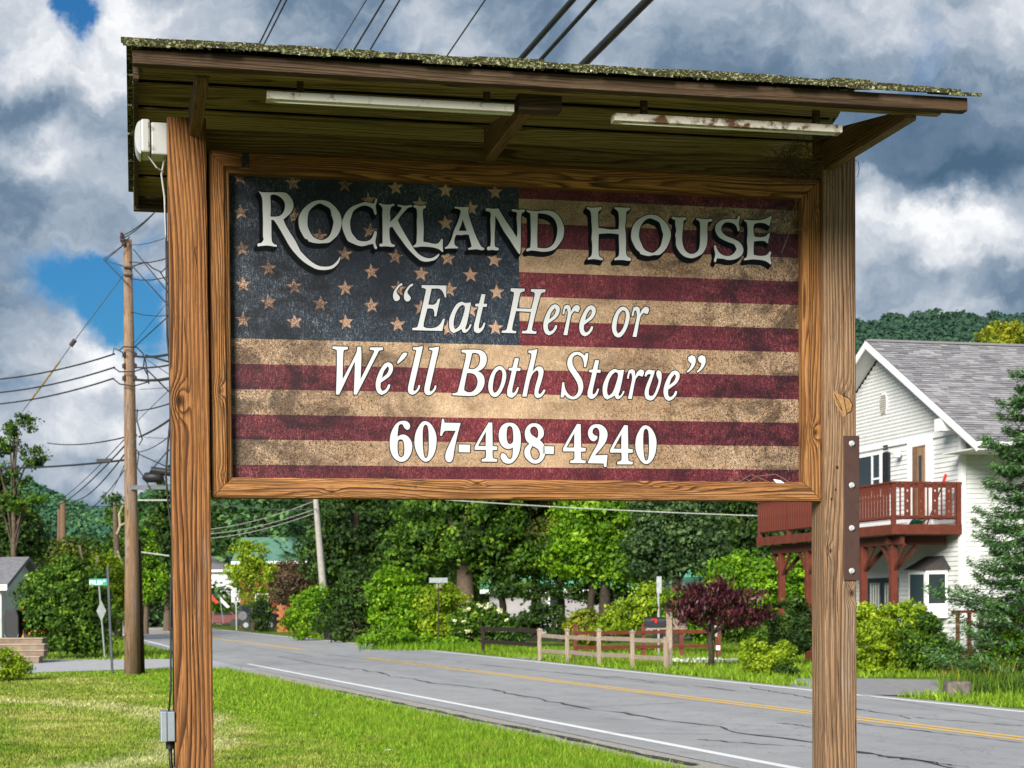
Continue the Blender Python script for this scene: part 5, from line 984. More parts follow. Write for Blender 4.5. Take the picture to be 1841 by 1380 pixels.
# gable vent
vy, vz = hg(1588, 725); m_ = MB(); V_ = [(.0, vy + .62 * .38 * math.cos(math.pi / 8 + k * math.pi / 4), vz + .30 * math.sin(math.pi / 8 + k * math.pi / 4)) for k in range(8)]
vt = m_.prism(V_, (.03, 0, 0)).build('gable_vent', Mtrim, house, .006)
for k_ in range(9):
    zz = vz - .22 + k_ * .055; hw = .18 * math.cos((zz - vz) / .34 * 1.1); MB().prism([(-.012, vy - hw, zz), (-.012, vy + hw, zz), (-.03, vy + hw, zz - .03), (-.03, vy - hw, zz - .03)], (.004, 0, .004)).build('louvre', plain('vent_tan', (.42, .38, .33), .6) if k_ == 0 else bpy.data.materials['vent_tan'], vt)
def window(y0, y1, z0, z1, mull=(), bars=(), shut=False):
    fr = MB(); T = .07
    fr.box(-.035, .02, y0 - T, y0, z0 - T, z1 + T).box(-.035, .02, y1, y1 + T, z0 - T, z1 + T).box(-.035, .02, y0, y1, z1, z1 + T).box(-.05, .02, y0 - .02, y1 + .02, z0 - T, z0)
    f = fr.build('window', Mtrim, house)
    MB().box(-.006, .015, y0, y1, z0, z1).build('pane', Mglass, f)
    for a in mull: MB().box(-.03, -.004, a - .03, a + .03, z0, z1).build('mullion', Mtrim, f)
    for a in bars: MB().box(-.028, -.004, y0, y1, a - .02, a + .02).build('mullion', Mtrim, f)
    return f
# upper window (big pane + sash), shutter, lamp, door
y1_, z1_ = hg(1546, 822); y0_, z0_ = hg(1583, 868); ym = hg(1569, 840)[0]; zt_ = (hg(1583, 818)[1] + z1_) / 2
window(y0_, y1_ + .5, z0_ - .3, zt_, (ym,), ()); MB().box(-.034, -.003, y0_ + .0, ym, hg(1577, 860)[1] - .03, hg(1577, 860)[1] + .02).build('sash_rail', Mtrim, house)
s0, s1 = hg(1599, 812)[0], hg(1588, 812)[0]; zt_ = hg(1594, 813)[1]
sh_ = MB().box(-.03, .03, s0, s1, z0_ - .3, zt_).build('shutter', plain('black_shutter', (.015, .016, .02), .5), house)
for k_ in range(14): MB().box(-.036, -.028, s0 + .04, s1 - .04, z0_ - .25 + k_ * .09, z0_ - .21 + k_ * .09).build('shutter_slat', bpy.data.materials['black_shutter'], sh_)
dy0, dy1 = hg(1665, 830)[0], hg(1642, 830)[0]; dz1 = hg(1655, 801)[1]; fl_ = hg(1660, 940)[1]
fl_ = (hf(1660, 941, -.1)[1] + hg(1605, 943, -1.75)[1]) / 2
MB().box(-.02, .03, dy0 - .3, dy1 + .3, fl_, dz1 + .22).build('door_frame', Mtrim, house)
MB().box(-.03, .0, dy0, dy1, fl_, dz1).build('doorway', plain('door_shade', (.16, .09, .05), .7), house)
dr = MB().box(-.05, -.031, dy0, dy0 + (dy1 - dy0) * .55, fl_, dz1 - .06).build('door', plain('brown_door', (.25, .16, .09), .5), house)
MB().box(-.058, -.0505, dy0 + .14, dy0 + (dy1 - dy0) * .42, fl_ + .9, dz1 - .25).build('door_pane', Mglass, dr)
lyy, lzz = hg(1621, 816); MB().lathe((-.12, lyy, lzz), [(.02, .12), (.09, .05), (.11, 0), (.08, -.08), (.03, -.1)], 10).build('wall_lamp', Mtrim, house)
# lower double window and bay
y1_, z1_ = hg(1560, 1040); y0_, z0_ = hg(1614, 1088); Mnb = plain('dark_blue_frame', (.02, .03, .05), .5)
lw = MB().box(-.03, .02, y0_, y1_ + .2, .3, z1_ + .0).build('double_door', Mnb, house)
for (a, b2) in ((1566, 1584), (1592, 1610)):
    ya, yb = hg(b2, 1060)[0], hg(a, 1060)[0]; pn_ = MB().box(-.04, -.031, ya, yb, z0_ - .9, hg(a, 1048)[1]).build('door_pane', plain('etched_glass', (.22, .24, .22), .25), lw)
    for k_ in range(4): MB().box(-.046, -.041, ya + (yb - ya) * (k_ + .35) / 4, ya + (yb - ya) * (k_ + .6) / 4, z0_ - .8, hg(a, 1052)[1]).build('came', Mtrim, pn_)
by0, by1 = hg(1704, 1050)[0], hg(1654, 1050)[0]; bz0, bz1 = hg(1690, 1110)[1], hg(1690, 1023)[1]
bay = MB().prism([(0, by0, bz0), (-.45, by0 + .25, bz0), (-.45, by1 - .25, bz0), (0, by1, bz0)], (0, 0, bz1 - bz0)).build('bay_window', Mtrim, house)
def quadpane(P0, P1, z0, z1, par, mat=Mglass, off=.012):
    P0 = Vector(P0); P1 = Vector(P1); d = (P1 - P0); n_ = Vector((d.y, -d.x)).normalized()
    if n_.x > 0: n_ = -n_
    a = P0 + d * .12 + n_ * off; b2 = P1 - d * .12 + n_ * off
    MB().prism([(a.x, a.y, z0), (b2.x, b2.y, z0), (b2.x, b2.y, z1), (a.x, a.y, z1)], (-n_.x * .01, -n_.y * .01, 0)).build('pane', mat, par)
quadpane((0, by0), (-.45, by0 + .25), bz0 + .35, bz1 - .12, bay); quadpane((-.45, by0 + .25), (-.45, by1 - .25), bz0 + .35, bz1 - .12, bay); quadpane((-.45, by1 - .25), (0, by1), bz0 + .35, bz1 - .12, bay)
MB().add([(0.02, by0 - .12, bz1), (-.55, by0 + .18, bz1), (-.55, by1 - .18, bz1), (0.02, by1 + .12, bz1), (0.02, by0 + .25, bz1 + .33), (0.02, by1 - .25, bz1 + .33)], [(0, 1, 4), (1, 2, 5, 4), (2, 3, 5), (0, 4, 5, 3), (0, 3, 2, 1)]).build('bay_roof', plain('dark_bay_shingles', (.04, .035, .035), .9), house)
# deck
DX = -1.78; DT = hg(1605, 943, DX)[1]; RTz = hg(1605, 868, DX)[1]; DL = hg(1363, 905, DX)[0]
deck = thing('deck', 'red stained wooden deck on posts wrapped along the white house gable', 'deck', HO, HZ)
MB().box(DX, .0, 0, DL, DT - .05, DT).build('deck_floor', Mred_, deck)
MB().box(DX - .04, DX, -.04, DL + .04, DT - .22, DT + .01).build('rim_joist', Mred_, deck); MB().box(DX, 0, -.04, -.001, DT - .22, DT + .01).build('rim_joist', Mred_, deck)
MB().box(DX + .25, DX + .35, .1, DL - .4, DT - .46, DT - .23).build('girder', Mredd, deck); MB().box(DX + .15, -.1, .55, .7, DT - .45, DT - .23).build('girder', Mredd, deck)
def railpost(x, y): MB().box(x - .05, x + .05, y - .05, y + .05, DT - .05, RTz).build('rail_post', Mred_, deck, .005)
railpost(DX + .03, .03); railpost(-.07, .0); railpost(DX + .03, DL - .05)
for k_ in (1, 2, 3): railpost(DX + .03, DL * k_ / 4)
MB().box(DX - .05, DX + .10, -.05, DL, RTz, RTz + .04).build('top_rail', Mred_, deck); MB().box(DX + .101, .0, -.05, .09, RTz, RTz + .04).build('top_rail', Mred_, deck)
for (zz, hh_) in ((DT + .13, .09), (RTz - .1, .09)):
    MB().box(DX + .0, DX + .04, .09, DL - .1, zz, zz + hh_).build('rail', Mredd, deck); MB().box(DX + .09, -.13, -.0, .04, zz, zz + hh_).build('rail', Mredd, deck)
nb_ = int((DL - .2) / .16); shared = None
for k_ in range(nb_):
    y = .16 + k_ * .16; o_ = MB().box(DX - .035, DX - .002, y, y + .085, DT + .16, RTz - .005)
    if shared is None: shared = o_.build('baluster', Mred_, deck); y00 = y
    else:
        c_o = shared.copy(); COL.objects.link(c_o); c_o.parent = deck; c_o.location = (0, y - y00, 0)
# front rail: narrow balusters and broad slats with three diamond holes
fz0_, fz1_ = DT + .16, RTz - .005; W_ = -.13 - (DX + .12)
def slat(x0, x1):
    m = MB(); zc = (fz0_ + fz1_) / 2; hw = .026; cx = (x0 + x1) / 2; zs = [fz0_, ] + [v for c in (-.24, 0, .24) for v in (zc + c - .045, zc + c, zc + c + .045)] + [fz1_]
    L = [[Vector((x0, fz0_, 0)), Vector((x1, fz0_, 0)), Vector((x1, fz1_, 0)), Vector((x0, fz1_, 0))]] + [[Vector((cx, zc + c - .05, 0)), Vector((cx + hw, zc + c, 0)), Vector((cx, zc + c + .05, 0)), Vector((cx - hw, zc + c, 0))] for c in (-.24, 0, .24)]
    tr = tessellate_polygon(L); fl = [v for q in L for v in q]
    for yy_ in (-.04, -.015): m.add([(v.x, yy_, v.y) for v in fl], tr)
    for q in L:
        for i in range(len(q)):
            a, b2 = q[i], q[(i + 1) % len(q)]; m.add([(a.x, -.04, a.y), (b2.x, -.04, b2.y), (b2.x, -.015, b2.y), (a.x, -.015, a.y)], [(0, 1, 2, 3)])
    m.build('cutout_slat', Mred_, deck)
for k_ in range(4):
    xa = DX + .13 + W_ * (k_ + .42) / 4.25; slat(xa, xa + .16)
    for q in (.235,): MB().box(xa + q, xa + q + .035, -.035, -.01, fz0_, fz1_).build('baluster', Mred_, deck)
MB().box(DX + .16, DX + .195, -.035, -.01, fz0_, fz1_).build('baluster', Mred_, deck)
for (yy_, x_) in ((.62, DX + .32), (hg(1452, 1000, DX + .3)[0], DX + .32), (hg(1404, 1000, DX + .3)[0], DX + .32), (hg(1551, 1000, DX + .3)[0], DX + .32)):
    MB().box(x_ - .08, x_ + .08, yy_ - .08, yy_ + .08, 0, DT - .46).build('deck_post', Mred_, deck, .008)
    for s_ in (-1, 1): MB().beam((x_, yy_ + s_ * .06, DT - 1.05), (x_, yy_ + s_ * .6, DT - .46), .06, .07).build('deck_brace', Mredd, deck)
    if x_ < -1: MB().beam((x_ + .06, yy_, DT - 1.05), (x_ + .6, yy_, DT - .48), .09, .09).build('deck_brace', Mredd, deck)
# small red handled tool and green watering can on the deck
tl = thing('garden_tool', 'red-handled tool leaning on the deck rail by the house corner', 'tool', HO + HD * -.5 + HB * .3 + Vector((0, 0, DT)), HZ)
MB().beam((-.35, -.2, 0), (.12, -.12, 1.0), .025, .025).build('shaft', Mredd, tl); MB().beam((.12, -.12, 1.0), (.21, -.10, 1.22), .05, .05).build('handle', plain('red_plastic', (.55, .03, .02), .4), tl)
wc = thing('watering_can', 'green watering can standing on the deck floor behind the rail', 'can', HO + HD * -1.0 + HB * .35 + Vector((0, 0, DT)), HZ); MB().lathe((0, 0, 0), [(.14, 0), (.17, .03), (.12, .12), (.06, .17)], 12).build('body', plain('green_plastic', (.01, .10, .06), .4), wc); MB().tube([(.1, 0, .05), (.3, 0, .16)], .02, 6).build('spout', bpy.data.materials['green_plastic'], wc)
# red steps and lower porch rail right
st = thing('house_steps', 'red painted steps half hidden by the spruce', 'steps', gp(1728, 1212), HZ); sz = (1212 - 1184) / FP * st.location.y
for k_ in range(3): MB().box(-.5, .7, k_ * .3, k_ * .3 + .34, k_ * .17, k_ * .17 + .17).build('step', Mred_, st)
lp = thing('porch_rail', 'red lower porch railing behind the spruce', 'railing', HO + HD * -.6 + HB * -.9, HZ)
for k_ in range(7): MB().box(k_ * .3, k_ * .3 + .07, 0, .07, 0, 1.3).build('baluster', Mred_, lp)
MB().box(-.1, 2.0, -.03, .1, 1.3, 1.37).build('top_rail', Mred_, lp)
# ================================================================ split-rail fences
Mgw = wood('fence_grey_wood', 'Z', (.42, .34, .27), (.33, .26, .20), (.16, .12, .09), 40, 2, 41, along=.8, across=6); Mgx = wood('fence_grey_rail', 'X', (.42, .34, .27), (.33, .26, .20), (.16, .12, .09), 40, 2, 43, along=.8, across=6)
posts = [(970, 1186, 1129), (1020, 1190, 1129), (1077, 1195, 1130), (1137, 1199, 1132)]
fb = gp(970, 1186); fence = thing('split_rail_fence', 'short weathered grey post-and-rail fence left of the mailbox', 'fence', fb)
pp = []
for (px_, pb_, pt_) in posts + [(1197, 1203, 1140)]:
    p = gp(px_, pb_); h = (pb_ - pt_) / FP * p.y; q = p - fb; pp.append(q)
    MB().box(q.x - .055, q.x + .055, q.y - .055, q.y + .055, -.1, h * .93).build('post', Mgw, fence, .01)
    if px_ < 1190:
        MB().box(q.x - .075, q.x + .075, q.y - .075, q.y + .075, h * .93, h * .96).add([(q.x - .06, q.y - .06, h * .96), (q.x + .06, q.y - .06, h * .96), (q.x + .06, q.y + .06, h * .96), (q.x - .06, q.y + .06, h * .96), (q.x, q.y, h * 1.02)], [(0, 1, 4), (1, 2, 4), (2, 3, 4), (3, 0, 4)]).build('post_cap', Mgw, fence)
for a, b2 in zip(pp, pp[1:]):
    for z in (.26, .68): MB().beam(a + Vector((.04, 0, z + rnd.uniform(-.02, .02))), b2 + Vector((-.04, 0, z + rnd.uniform(-.02, .02))), .05, .11).build('rail', Mgx, fence, .01)
rb = gp(1155, 1181); rfence = thing('red_fence', 'low red two-rail fence running behind the grey fence and mailbox', 'fence', rb)
rp = [Vector((gp(px_, py_).x, gp(px_, py_).y, 0)) - rb for (px_, py_) in ((1034, 1184), (1157, 1182), (1225, 1181), (1292, 1180))]
for q in rp: MB().box(q.x - .06, q.x + .06, q.y - .06, q.y + .06, -.1, .95).add([(q.x - .08, q.y - .08, .95), (q.x + .08, q.y - .08, .95), (q.x + .08, q.y + .08, .95), (q.x - .08, q.y + .08, .95), (q.x, q.y, 1.02)], [(0, 1, 4), (1, 2, 4), (2, 3, 4), (3, 0, 4), (0, 3, 2, 1)]).build('post', Mred_, rfence)
for a, b2 in zip(rp, rp[1:]):
    for z in (.32, .74): MB().beam(a + Vector((0, -.07, z)), b2 + Vector((0, -.07, z)), .04, .10).build('rail', Mred_, rfence)
Mdkb = plain('shaded_brown_rail', (.022, .012, .010), .8); dfb = gp(865, 1172); df = thing('dark_fence', 'brown rails, colour deepened for shade, running from the flowering bush to the grey fence', 'fence', dfb); e2 = gp(966, 1180) - dfb  # brown of the rails deepened to near black, shade put into the colour
for q in (e2 * .04,): MB().box(q.x - .06, q.x + .06, q.y - .06, q.y + .06, 0, .85).build('post', Mdkb, df)
for z in (.36, .78): MB().beam(Vector((0, 0, z)), e2 + Vector((0, 0, z)), .05, .12).build('rail', Mdkb, df)
# mailbox on its own post, newspaper box
mb = gp(1203, 1200); k = mb.y / FP; mbx = thing('mailbox', 'black mailbox with a red flag mounted on a weathered wooden post', 'mailbox', mb)
hz = lambda py: (1200 - py) * k
MB().box(-.075, .075, -.07, .07, -.1, hz(1097)).add([(-.075, -.07, hz(1097)), (.075, -.07, hz(1097)), (.075, .07, hz(1097)), (-.075, .07, hz(1097)), (0, 0, hz(1093))], [(0, 1, 4), (1, 2, 4), (2, 3, 4), (3, 0, 4)]).build('post', Mgw, mbx, .006)
x0_ = (1160 - 1203) * k; zb_, zt_ = hz(1127), hz(1109); r_ = .12
MB().beam((x0_ + .02, 0, zb_ - .03), (-.07, 0, zb_ - .03), .16, .05).build('arm', Mgx, mbx)
prof = [(-r_, zb_), (-r_, zt_ - .10), (-r_ * .8, zt_ - .035), (-r_ * .35, zt_), (r_ * .35, zt_), (r_ * .8, zt_ - .035), (r_, zt_ - .10), (r_, zb_)]
body = MB().prism([(x0_, y, z) for (y, z) in prof], (-.09 - x0_, 0, 0)).build('box', plain('black_enamel', (.012, .014, .02), .35, .5), mbx, .006)
MB().prism([(x0_ - .012, y * 1.06, zb_ + (z - zb_) * 1.03) for (y, z) in prof], (.02, 0, 0)).build('door', bpy.data.materials['black_enamel'], mbx)
Mrf_ = plain('red_flag', (.62, .01, .012), .4); MB().box(x0_ + .14, x0_ + .27, -r_ - .012, -r_ - .004, zt_ - .075, zt_ - .035).build('flag', Mrf_, mbx); MB().box(x0_ + .24, x0_ + .28, -r_ - .014, -r_ - .005, zt_ - .14, zt_ - .075).build('flag_arm', Mrf_, mbx)
nbx = thing('newspaper_box', 'small weathered wooden newspaper box fixed right of the mailbox post', 'box', mb + Vector((.09, 0, hz(1131)))); MB().box(0, (1233 - 1207) * k, -.1, .1, 0, .035).build('base', Mgx, nbx)
MB().box(.0, (1233 - 1207) * k, -.12, .12, .036, (1131 - 1111) * k).build('body', Mgx, nbx, .008)
MB().lathe((0, 0, 0), [(.35, 0), (.30, .03), (.1, .05)], 12).build('stone_base', plain('pale_stone', (.4, .38, .32), .9), mbx)
# white stone ring on the lawn
rg = gp(1268, 1190); ring = thing('flower_bed', 'oval flower bed edged with white stones on the lawn', 'flower bed', rg); Mws = plain('white_stone', (.68, .67, .62), .8, .3, 0, .15, 8, .3)
MB().lathe((0, 0, 0), [(.9, 0), (.8, .03), (.1, .04)], 20).build('soil', plain('mulch', (.10, .055, .035), .95, .1, 0, .4, 30, .8), ring)
stn = None
for k_ in range(34):
    t = k_ / 34 * 2 * math.pi; r1 = .80 * rnd.uniform(.94, 1.06)
    if stn is None: stn = MB().lathe((0, 0, 0), [(.05, 0), (.075, .03), (.06, .075), (.02, .09)], 7).build('stone', Mws, ring); c_o = stn
    else: c_o = stn.copy(); COL.objects.link(c_o); c_o.parent = ring
    c_o.location = (r1 * math.cos(t), r1 * math.sin(t) * 1.25, 0); c_o.rotation_euler = (0, 0, t * 3); c_o.scale = (rnd.uniform(.7, 1.2),) * 3
# bird bath / feeder
bb_ = gp(1288, 1186); bf = thing('bird_feeder', 'small post with bird feeder and dish beside the purple tree', 'bird feeder', bb_); kk = bb_.y / FP
MB().tube([(0, 0, 0), (0, 0, 40 * kk)], .03, 8).build('post', Mred_, bf); MB().lathe((0, 0, 58 * kk), [(.03, -.25), (.06, -.05), (.14, .02), (.13, .05), (.05, .03)], 12).build('dish', plain('stone_dish', (.35, .34, .30), .8), bf); MB().box(-.02, .09, -.14, -.04, 18 * kk, 26 * kk).build('feeder', Mtrim, bf)
# stone block on right
sb = gp(1722, 1252); m_ = MB().box(-.22, .2, -.18, .18, 0, .26); o = m_.build('stone_block', plain('dark_stone', (.13, .11, .10), .95, .1, 0, .4, 8, .8), None, .05, loc=sb); tag(o, 'dark squared stone at the driveway corner in the tall grass', 'stone')
# channel post right of the fence and far street sign
Mgalv = plain('galvanised_post', (.30, .32, .33), .5, .4, .5, .1)
cp = gp(1184, 1178); kk = cp.y / FP; o = thing('sign_back', 'tall thin metal post with the back of a narrow road sign behind the mailbox', 'sign', cp); MB().box(-.03, .03, -.02, .02, 0, 140 * kk).build('post', Mgalv, o); MB().box(-.05, .10, -.03, -.022, 112 * kk, 142 * kk).build('plate', plain('sign_back_metal', (.33, .35, .36), .5, .4, .4), o)
cp = Vector((at(789, 1150, 67).x, 67, 0)); kk = 67 / FP; o = thing('street_sign', 'small grey street sign seen edge-on in the bushes of the far bank', 'sign', cp, .25); MB().tube([(0, 0, 0), (0, 0, 112 * kk)], .03, 6).build('post', Mbarkd, o); MB().box(-.36, .36, -.01, .01, 113 * kk, 122 * kk).build('plate', plain('faded_sign', (.30, .33, .34), .6), o); MB().box(-.1, .1, -.02, .02, 104 * kk, 110 * kk).build('bracket', Mgalv, o)
# ================================================================ street sign, posts at left
ss = gp(189, 1183); kk = ss.y / FP; o = thing('street_name_sign', 'green street name sign on a leaning metal post reading PALEN ST', 'sign', ss); hh2 = lambda py: (1183 - py) * kk
MB().tube([(0, 0, -.1), (-9 * kk, 0, hh2(1053))], .028, 8).build('post', Mgalv, o)
Mgs = plain('green_sign', (.01, .22, .17), .4, .4, 0, .05); pl_ = MB().box((162 - 189) * kk, (195.5 - 189) * kk, -.012, .012, hh2(1052.5), hh2(1040)).build('plate', Mgs, o, .01)
FONT = {'P': [(0, 0, 0, 6), (0, 6, 3, 6), (3, 6, 3, 3), (3, 3, 0, 3)], 'A': [(0, 0, 0, 5), (0, 5, 1.5, 6), (1.5, 6, 3, 5), (3, 5, 3, 0), (0, 2.6, 3, 2.6)], 'L': [(0, 6, 0, 0), (0, 0, 3, 0)], 'E': [(3, 6, 0, 6), (0, 6, 0, 0), (0, 0, 3, 0), (0, 3, 2.4, 3)], 'N': [(0, 0, 0, 6), (0, 6, 3, 0), (3, 0, 3, 6)], 'S': [(3, 6, 0, 6), (0, 6, 0, 3), (0, 3, 3, 3), (3, 3, 3, 0), (3, 0, 0, 0)], 'T': [(0, 6, 3, 6), (1.5, 6, 1.5, 0)],
        '3': [(0, 6, 3, 6), (3, 6, 3, 0), (3, 0, 0, 0), (.6, 3, 3, 3)], '0': [(0, 0, 0, 6), (0, 6, 3, 6), (3, 6, 3, 0), (3, 0, 0, 0)], 'D': [(0, 0, 0, 6), (0, 6, 2.4, 6), (2.4, 6, 3, 5), (3, 5, 3, 1), (3, 1, 2.4, 0), (2.4, 0, 0, 0)], 'I': [(1.5, 0, 1.5, 6)], 'M': [(0, 0, 0, 6), (0, 6, 1.5, 3), (1.5, 3, 3, 6), (3, 6, 3, 0)]}
def lettering(txt, x, z, h, y, mat, par, th=.17, name='letter'):
    s = h / 6
    for ch in txt:
        if ch != ' ':
            m = MB()
            for i, (a, b2, c, d) in enumerate(FONT[ch]): 
                A2 = Vector((x + a * s, 0, z + b2 * s)); B2 = Vector((x + c * s, 0, z + d * s)); dv = (B2 - A2).normalized() * h * th * .5; q = Vector((-dv.z, 0, dv.x)); yy_ = y - .0004 * i
                m.add([(p.x, yy_, p.z) for p in (A2 - dv + q, B2 + dv + q, B2 + dv - q, A2 - dv - q)], [(0, 1, 2, 3)])
            m.build(name, mat, par)
        x += s * 4.4
lettering('PALEN', (162 - 189) * kk + .03, hh2(1050), 6.3 * kk, -.014, Mtrim, pl_); lettering('ST', (188 - 189) * kk, hh2(1045.5), 3.2 * kk, -.014, Mtrim, pl_)
MB().prism([(-9 * kk * .6 + .15 * math.cos(t), -.03, hh2(1098) + .33 * math.sin(t)) for t in (0, math.pi / 2, math.pi, 3 * math.pi / 2)], (0, .012, 0)).build('sign_plate', plain('grey_sign_back', (.17, .185, .19), .5, .4, .3), o)
up_ = gp(202, 1209); kk = up_.y / FP; o = MB().beam((0, 0, -.1), (-6 * kk, 0, 192 * kk), .055, .05).build('steel_post', plain('dark_steel', (.06, .065, .08), .6, .3, .4), None, loc=up_); tag(o, 'bare dark steel channel post left of the utility pole', 'post')
# ================================================================ utility poles
Mpole = wood('pole_wood', 'Z', (.34, .23, .15), (.25, .155, .09), (.09, .05, .028), 30, 2.2, 51, along=.35, across=6, grey=((.26, .235, .21), .5))
ub = gp(238, 1211); kk = ub.y / FP; up = thing('utility_pole', 'tall wooden utility pole with insulators and tangled wires left of the sign', 'utility pole', ub)
def ul(px, py, dy=0): p = at(px, py, ub.y + dy) - ub; return p
MB().tube([Vector((0, 0, -.2)), ul(237, 1000), ul(233, 700), ul(229.5, 431)], [.20, .165, .135, .095], 16).build('pole', Mpole, up, smooth=True)
MB().tube([(.12, .25, -.2), (.10, .22, 2.2), (.09, .2, 3.2)], [.13, .12, .11], 12).build('stub_pole', plain('creosote_wood', (.045, .025, .018), .9, .2, 0, .3, 10, .4), up, smooth=True)
Mins = plain('insulator', (.05, .03, .03), .25, .5); Miron = plain('pole_iron', (.05, .05, .055), .6, .4, .3)
for (px_, py_) in ((219, 426), (222, 432)): MB().lathe(ul(px_, py_, -.15), [(.03, -.12), (.05, -.08), (.03, -.04), (.055, 0), (.03, .05), (.045, .08), (.02, .11)], 10).build('insulator', Mins, up)
for py_ in (638, 658, 680): 
    for s_ in (-1, 1): 
        c = ul(233 + s_ * 10, py_, -.12); MB().tube([c + Vector((0, 0, -.05)), c + Vector((0, 0, .05))], .045, 8).build('insulator', Mins, up); MB().beam(c + Vector((0, 0, .07)), c + Vector((-.08 * s_, .05, .07)), .03, .02).build('bracket', Miron, up)
for py_ in (480, 494): MB().tube([ul(231 - 8, py_, -.13), ul(231 + 8, py_, -.13)], .03, 6).build('band', Miron, up)
MB().beam(ul(235, 876, -.18), ul(330, 876, -.18), .08, .10).build('crossarm', plain('crossarm_steel', (.10, .11, .13), .6), up)
Mcan = plain('splice_case', (.015, .015, .018), .5)
MB().tube([ul(258, 862, -.3), ul(262, 858, -.3), ul(288, 858, -.3), ul(292, 864, -.3)], [.05, .12, .12, .06], 12).build('splice_case', Mcan, up, smooth=True); MB().tube([ul(272, 845, -.3), ul(310, 850, -.3)], .09, 10).build('splice_case', Mcan, up)
Mw = plain('cable_black', (.018, .018, .02), .6, .3)
# loops of wire that belong to the pole hardware
for a in [[(233, 425), (222, 440), (186, 466), (231, 512)], [(222, 440), (189, 468), (222, 478)], [(240, 478), (262, 471), (275, 482), (290, 489), (306, 474)], [(287, 487), (303, 512)], [(203, 636), (205, 626), (215, 630), (225, 637)], [(214, 630), (222, 623), (246, 624), (257, 635), (262, 650), (268, 690)], [(203, 660), (215, 668), (240, 668), (258, 662)], [(203, 680), (215, 690), (240, 694), (268, 686)], [(260, 640), (258, 660), (266, 675)], [(247, 735), (246, 755), (256, 790), (250, 800)], [(270, 880), (262, 862), (246, 840), (250, 812)], [(268, 850), (285, 830), (300, 812), (309, 806)], [(250, 815), (240, 800), (246, 780)]]:
    pts = [ul(px_, py_, -.25) for px_, py_ in a]; MB().tube(pts, .016, 5).build('jumper_wire', Mw, up)
p2 = Vector((at(590, 1130, 80).x, 80, 0)); o = thing('utility_pole', 'leaning bleached utility pole rising between the dark trees below the sign', 'utility pole', p2); MB().tube([Vector((0, 0, 0)), at(580, 1045, 80) - p2, at(568, 900, 80) - p2, at(561, 780, 80) - p2], [.2, .17, .13, .11], 12).build('pole', plain('bleached_pole', (.30, .28, .26), .9, .2, 0, .15, 6, .4), o, smooth=True)
p3 = Vector((at(113, 1110, 98).x, 98, 0)); o = thing('utility_pole', 'short old brown pole top sticking out of the trees at the left', 'utility pole', p3); MB().tube([Vector((0, 0, 0)), at(113, 902, 98) - p3], [.2, .16], 10).build('pole', plain('old_brown_pole', (.13, .08, .05), .9), o, smooth=True); MB().tube([at(106, 990, 98) - p3, at(107, 915, 98) - p3], .12, 8).build('stub', bpy.data.materials['old_brown_pole'], o)
dt_ = Vector((at(212, 1110, 90).x, 90, 0)); o = thing('dead_trunk', 'bare snapped tree trunk with pale branches left of the utility pole', 'tree', dt_)
MB().tube([Vector((0, 0, 0)), at(212, 1020, 90) - dt_, at(208, 950, 90) - dt_, at(206, 905, 90) - dt_], [.22, .18, .15, .08], 9).build('trunk', Mbark, o, smooth=True)
Mpb = plain('pale_branch', (.33, .27, .18), .9)
for a in [[(210, 960), (216, 945), (214, 925), (222, 905)], [(211, 990), (222, 1020), (220, 1045)], [(214, 945), (226, 940), (232, 950)]]: MB().tube([at(x, y, 89.5) - dt_ for x, y in a], [.06] * (len(a) - 1) + [.02], 6).build('branch', Mpb, o)
for a in [[(143, 980), (148, 1005), (158, 1040)], [(172, 1005), (176, 1000), (170, 1030)]]: MB().tube([at(x, y, 83) - dt_ for x, y in a], .05, 6).build('branch', Mpb, o)
# ---- cables
def wire(A, B, sag, r, label, group='overhead wires', name='cable', n=14, mat=Mw):
    A = at(*A); B = at(*B); pts = [A.lerp(B, i / n) - Vector((0, 0, sag * 4 * (i / n) * (1 - i / n))) - A for i in range(n + 1)]
    if B.y < 25 and B.z > 6: pts += [pts[-1] + (pts[-1] - pts[-2]).normalized() * L_ for L_ in (6, 14, 26, 40)]
    o = MB().tube(pts, r, 6, False).build(name, mat, None, smooth=True, loc=A); tag(o, label, 'cable', group); return o
UY = ub.y
wire((219, 424, UY), (517, -4, 23), .55, .012, 'left wire of the pair running from the pole top to the upper sky')
wire((222, 428, UY), (507, -4, 22.5), .5, .012, 'wire of the close pair just beside the left one over the roof')
wire((231, 440, UY), (662, -6, 24), .9, .008, 'thinnest overhead wire, in the middle group above the roof')
wire((232, 470, UY), (694, -6, 22), 1.0, .013, 'second wire of the middle group above the sign roof')
wire((233, 500, UY), (722, -6, 22), 1.1, .012, 'third wire of the middle group above the sign roof')
wire((234, 560, UY), (876, -6, 21), 1.3, .010, 'single wire entering the sky above the letter L of the sign')
wire((240, 640, UY), (1036, -8, 15), .9, .028, 'thick cable left of the three heavy cables above the roof')
wire((240, 660, UY), (1076, -8, 15), .9, .020, 'middle of the three heavy cables above the roof')
wire((240, 682, UY), (1172, -8, 13), .85, .034, 'thickest twisted cable rising right from the roof edge')
wire((206, 636, UY), (-120, 682, 52), .25, .02, 'upper wire leaving the pole to the left picture edge')
wire((206, 660, UY), (-120, 706, 52), .25, .02, 'middle wire leaving the pole to the left picture edge')
wire((204, 680, UY), (-120, 727, 52), .25, .02, 'lower wire leaving the pole to the left picture edge')
wire((231, 826, UY), (-120, 836, 60), .15, .028, 'thick telephone cable running left from the pole')
wire((231, 784, UY), (85, 796, 60), .12, .018, 'short cable reaching the tall left tree')
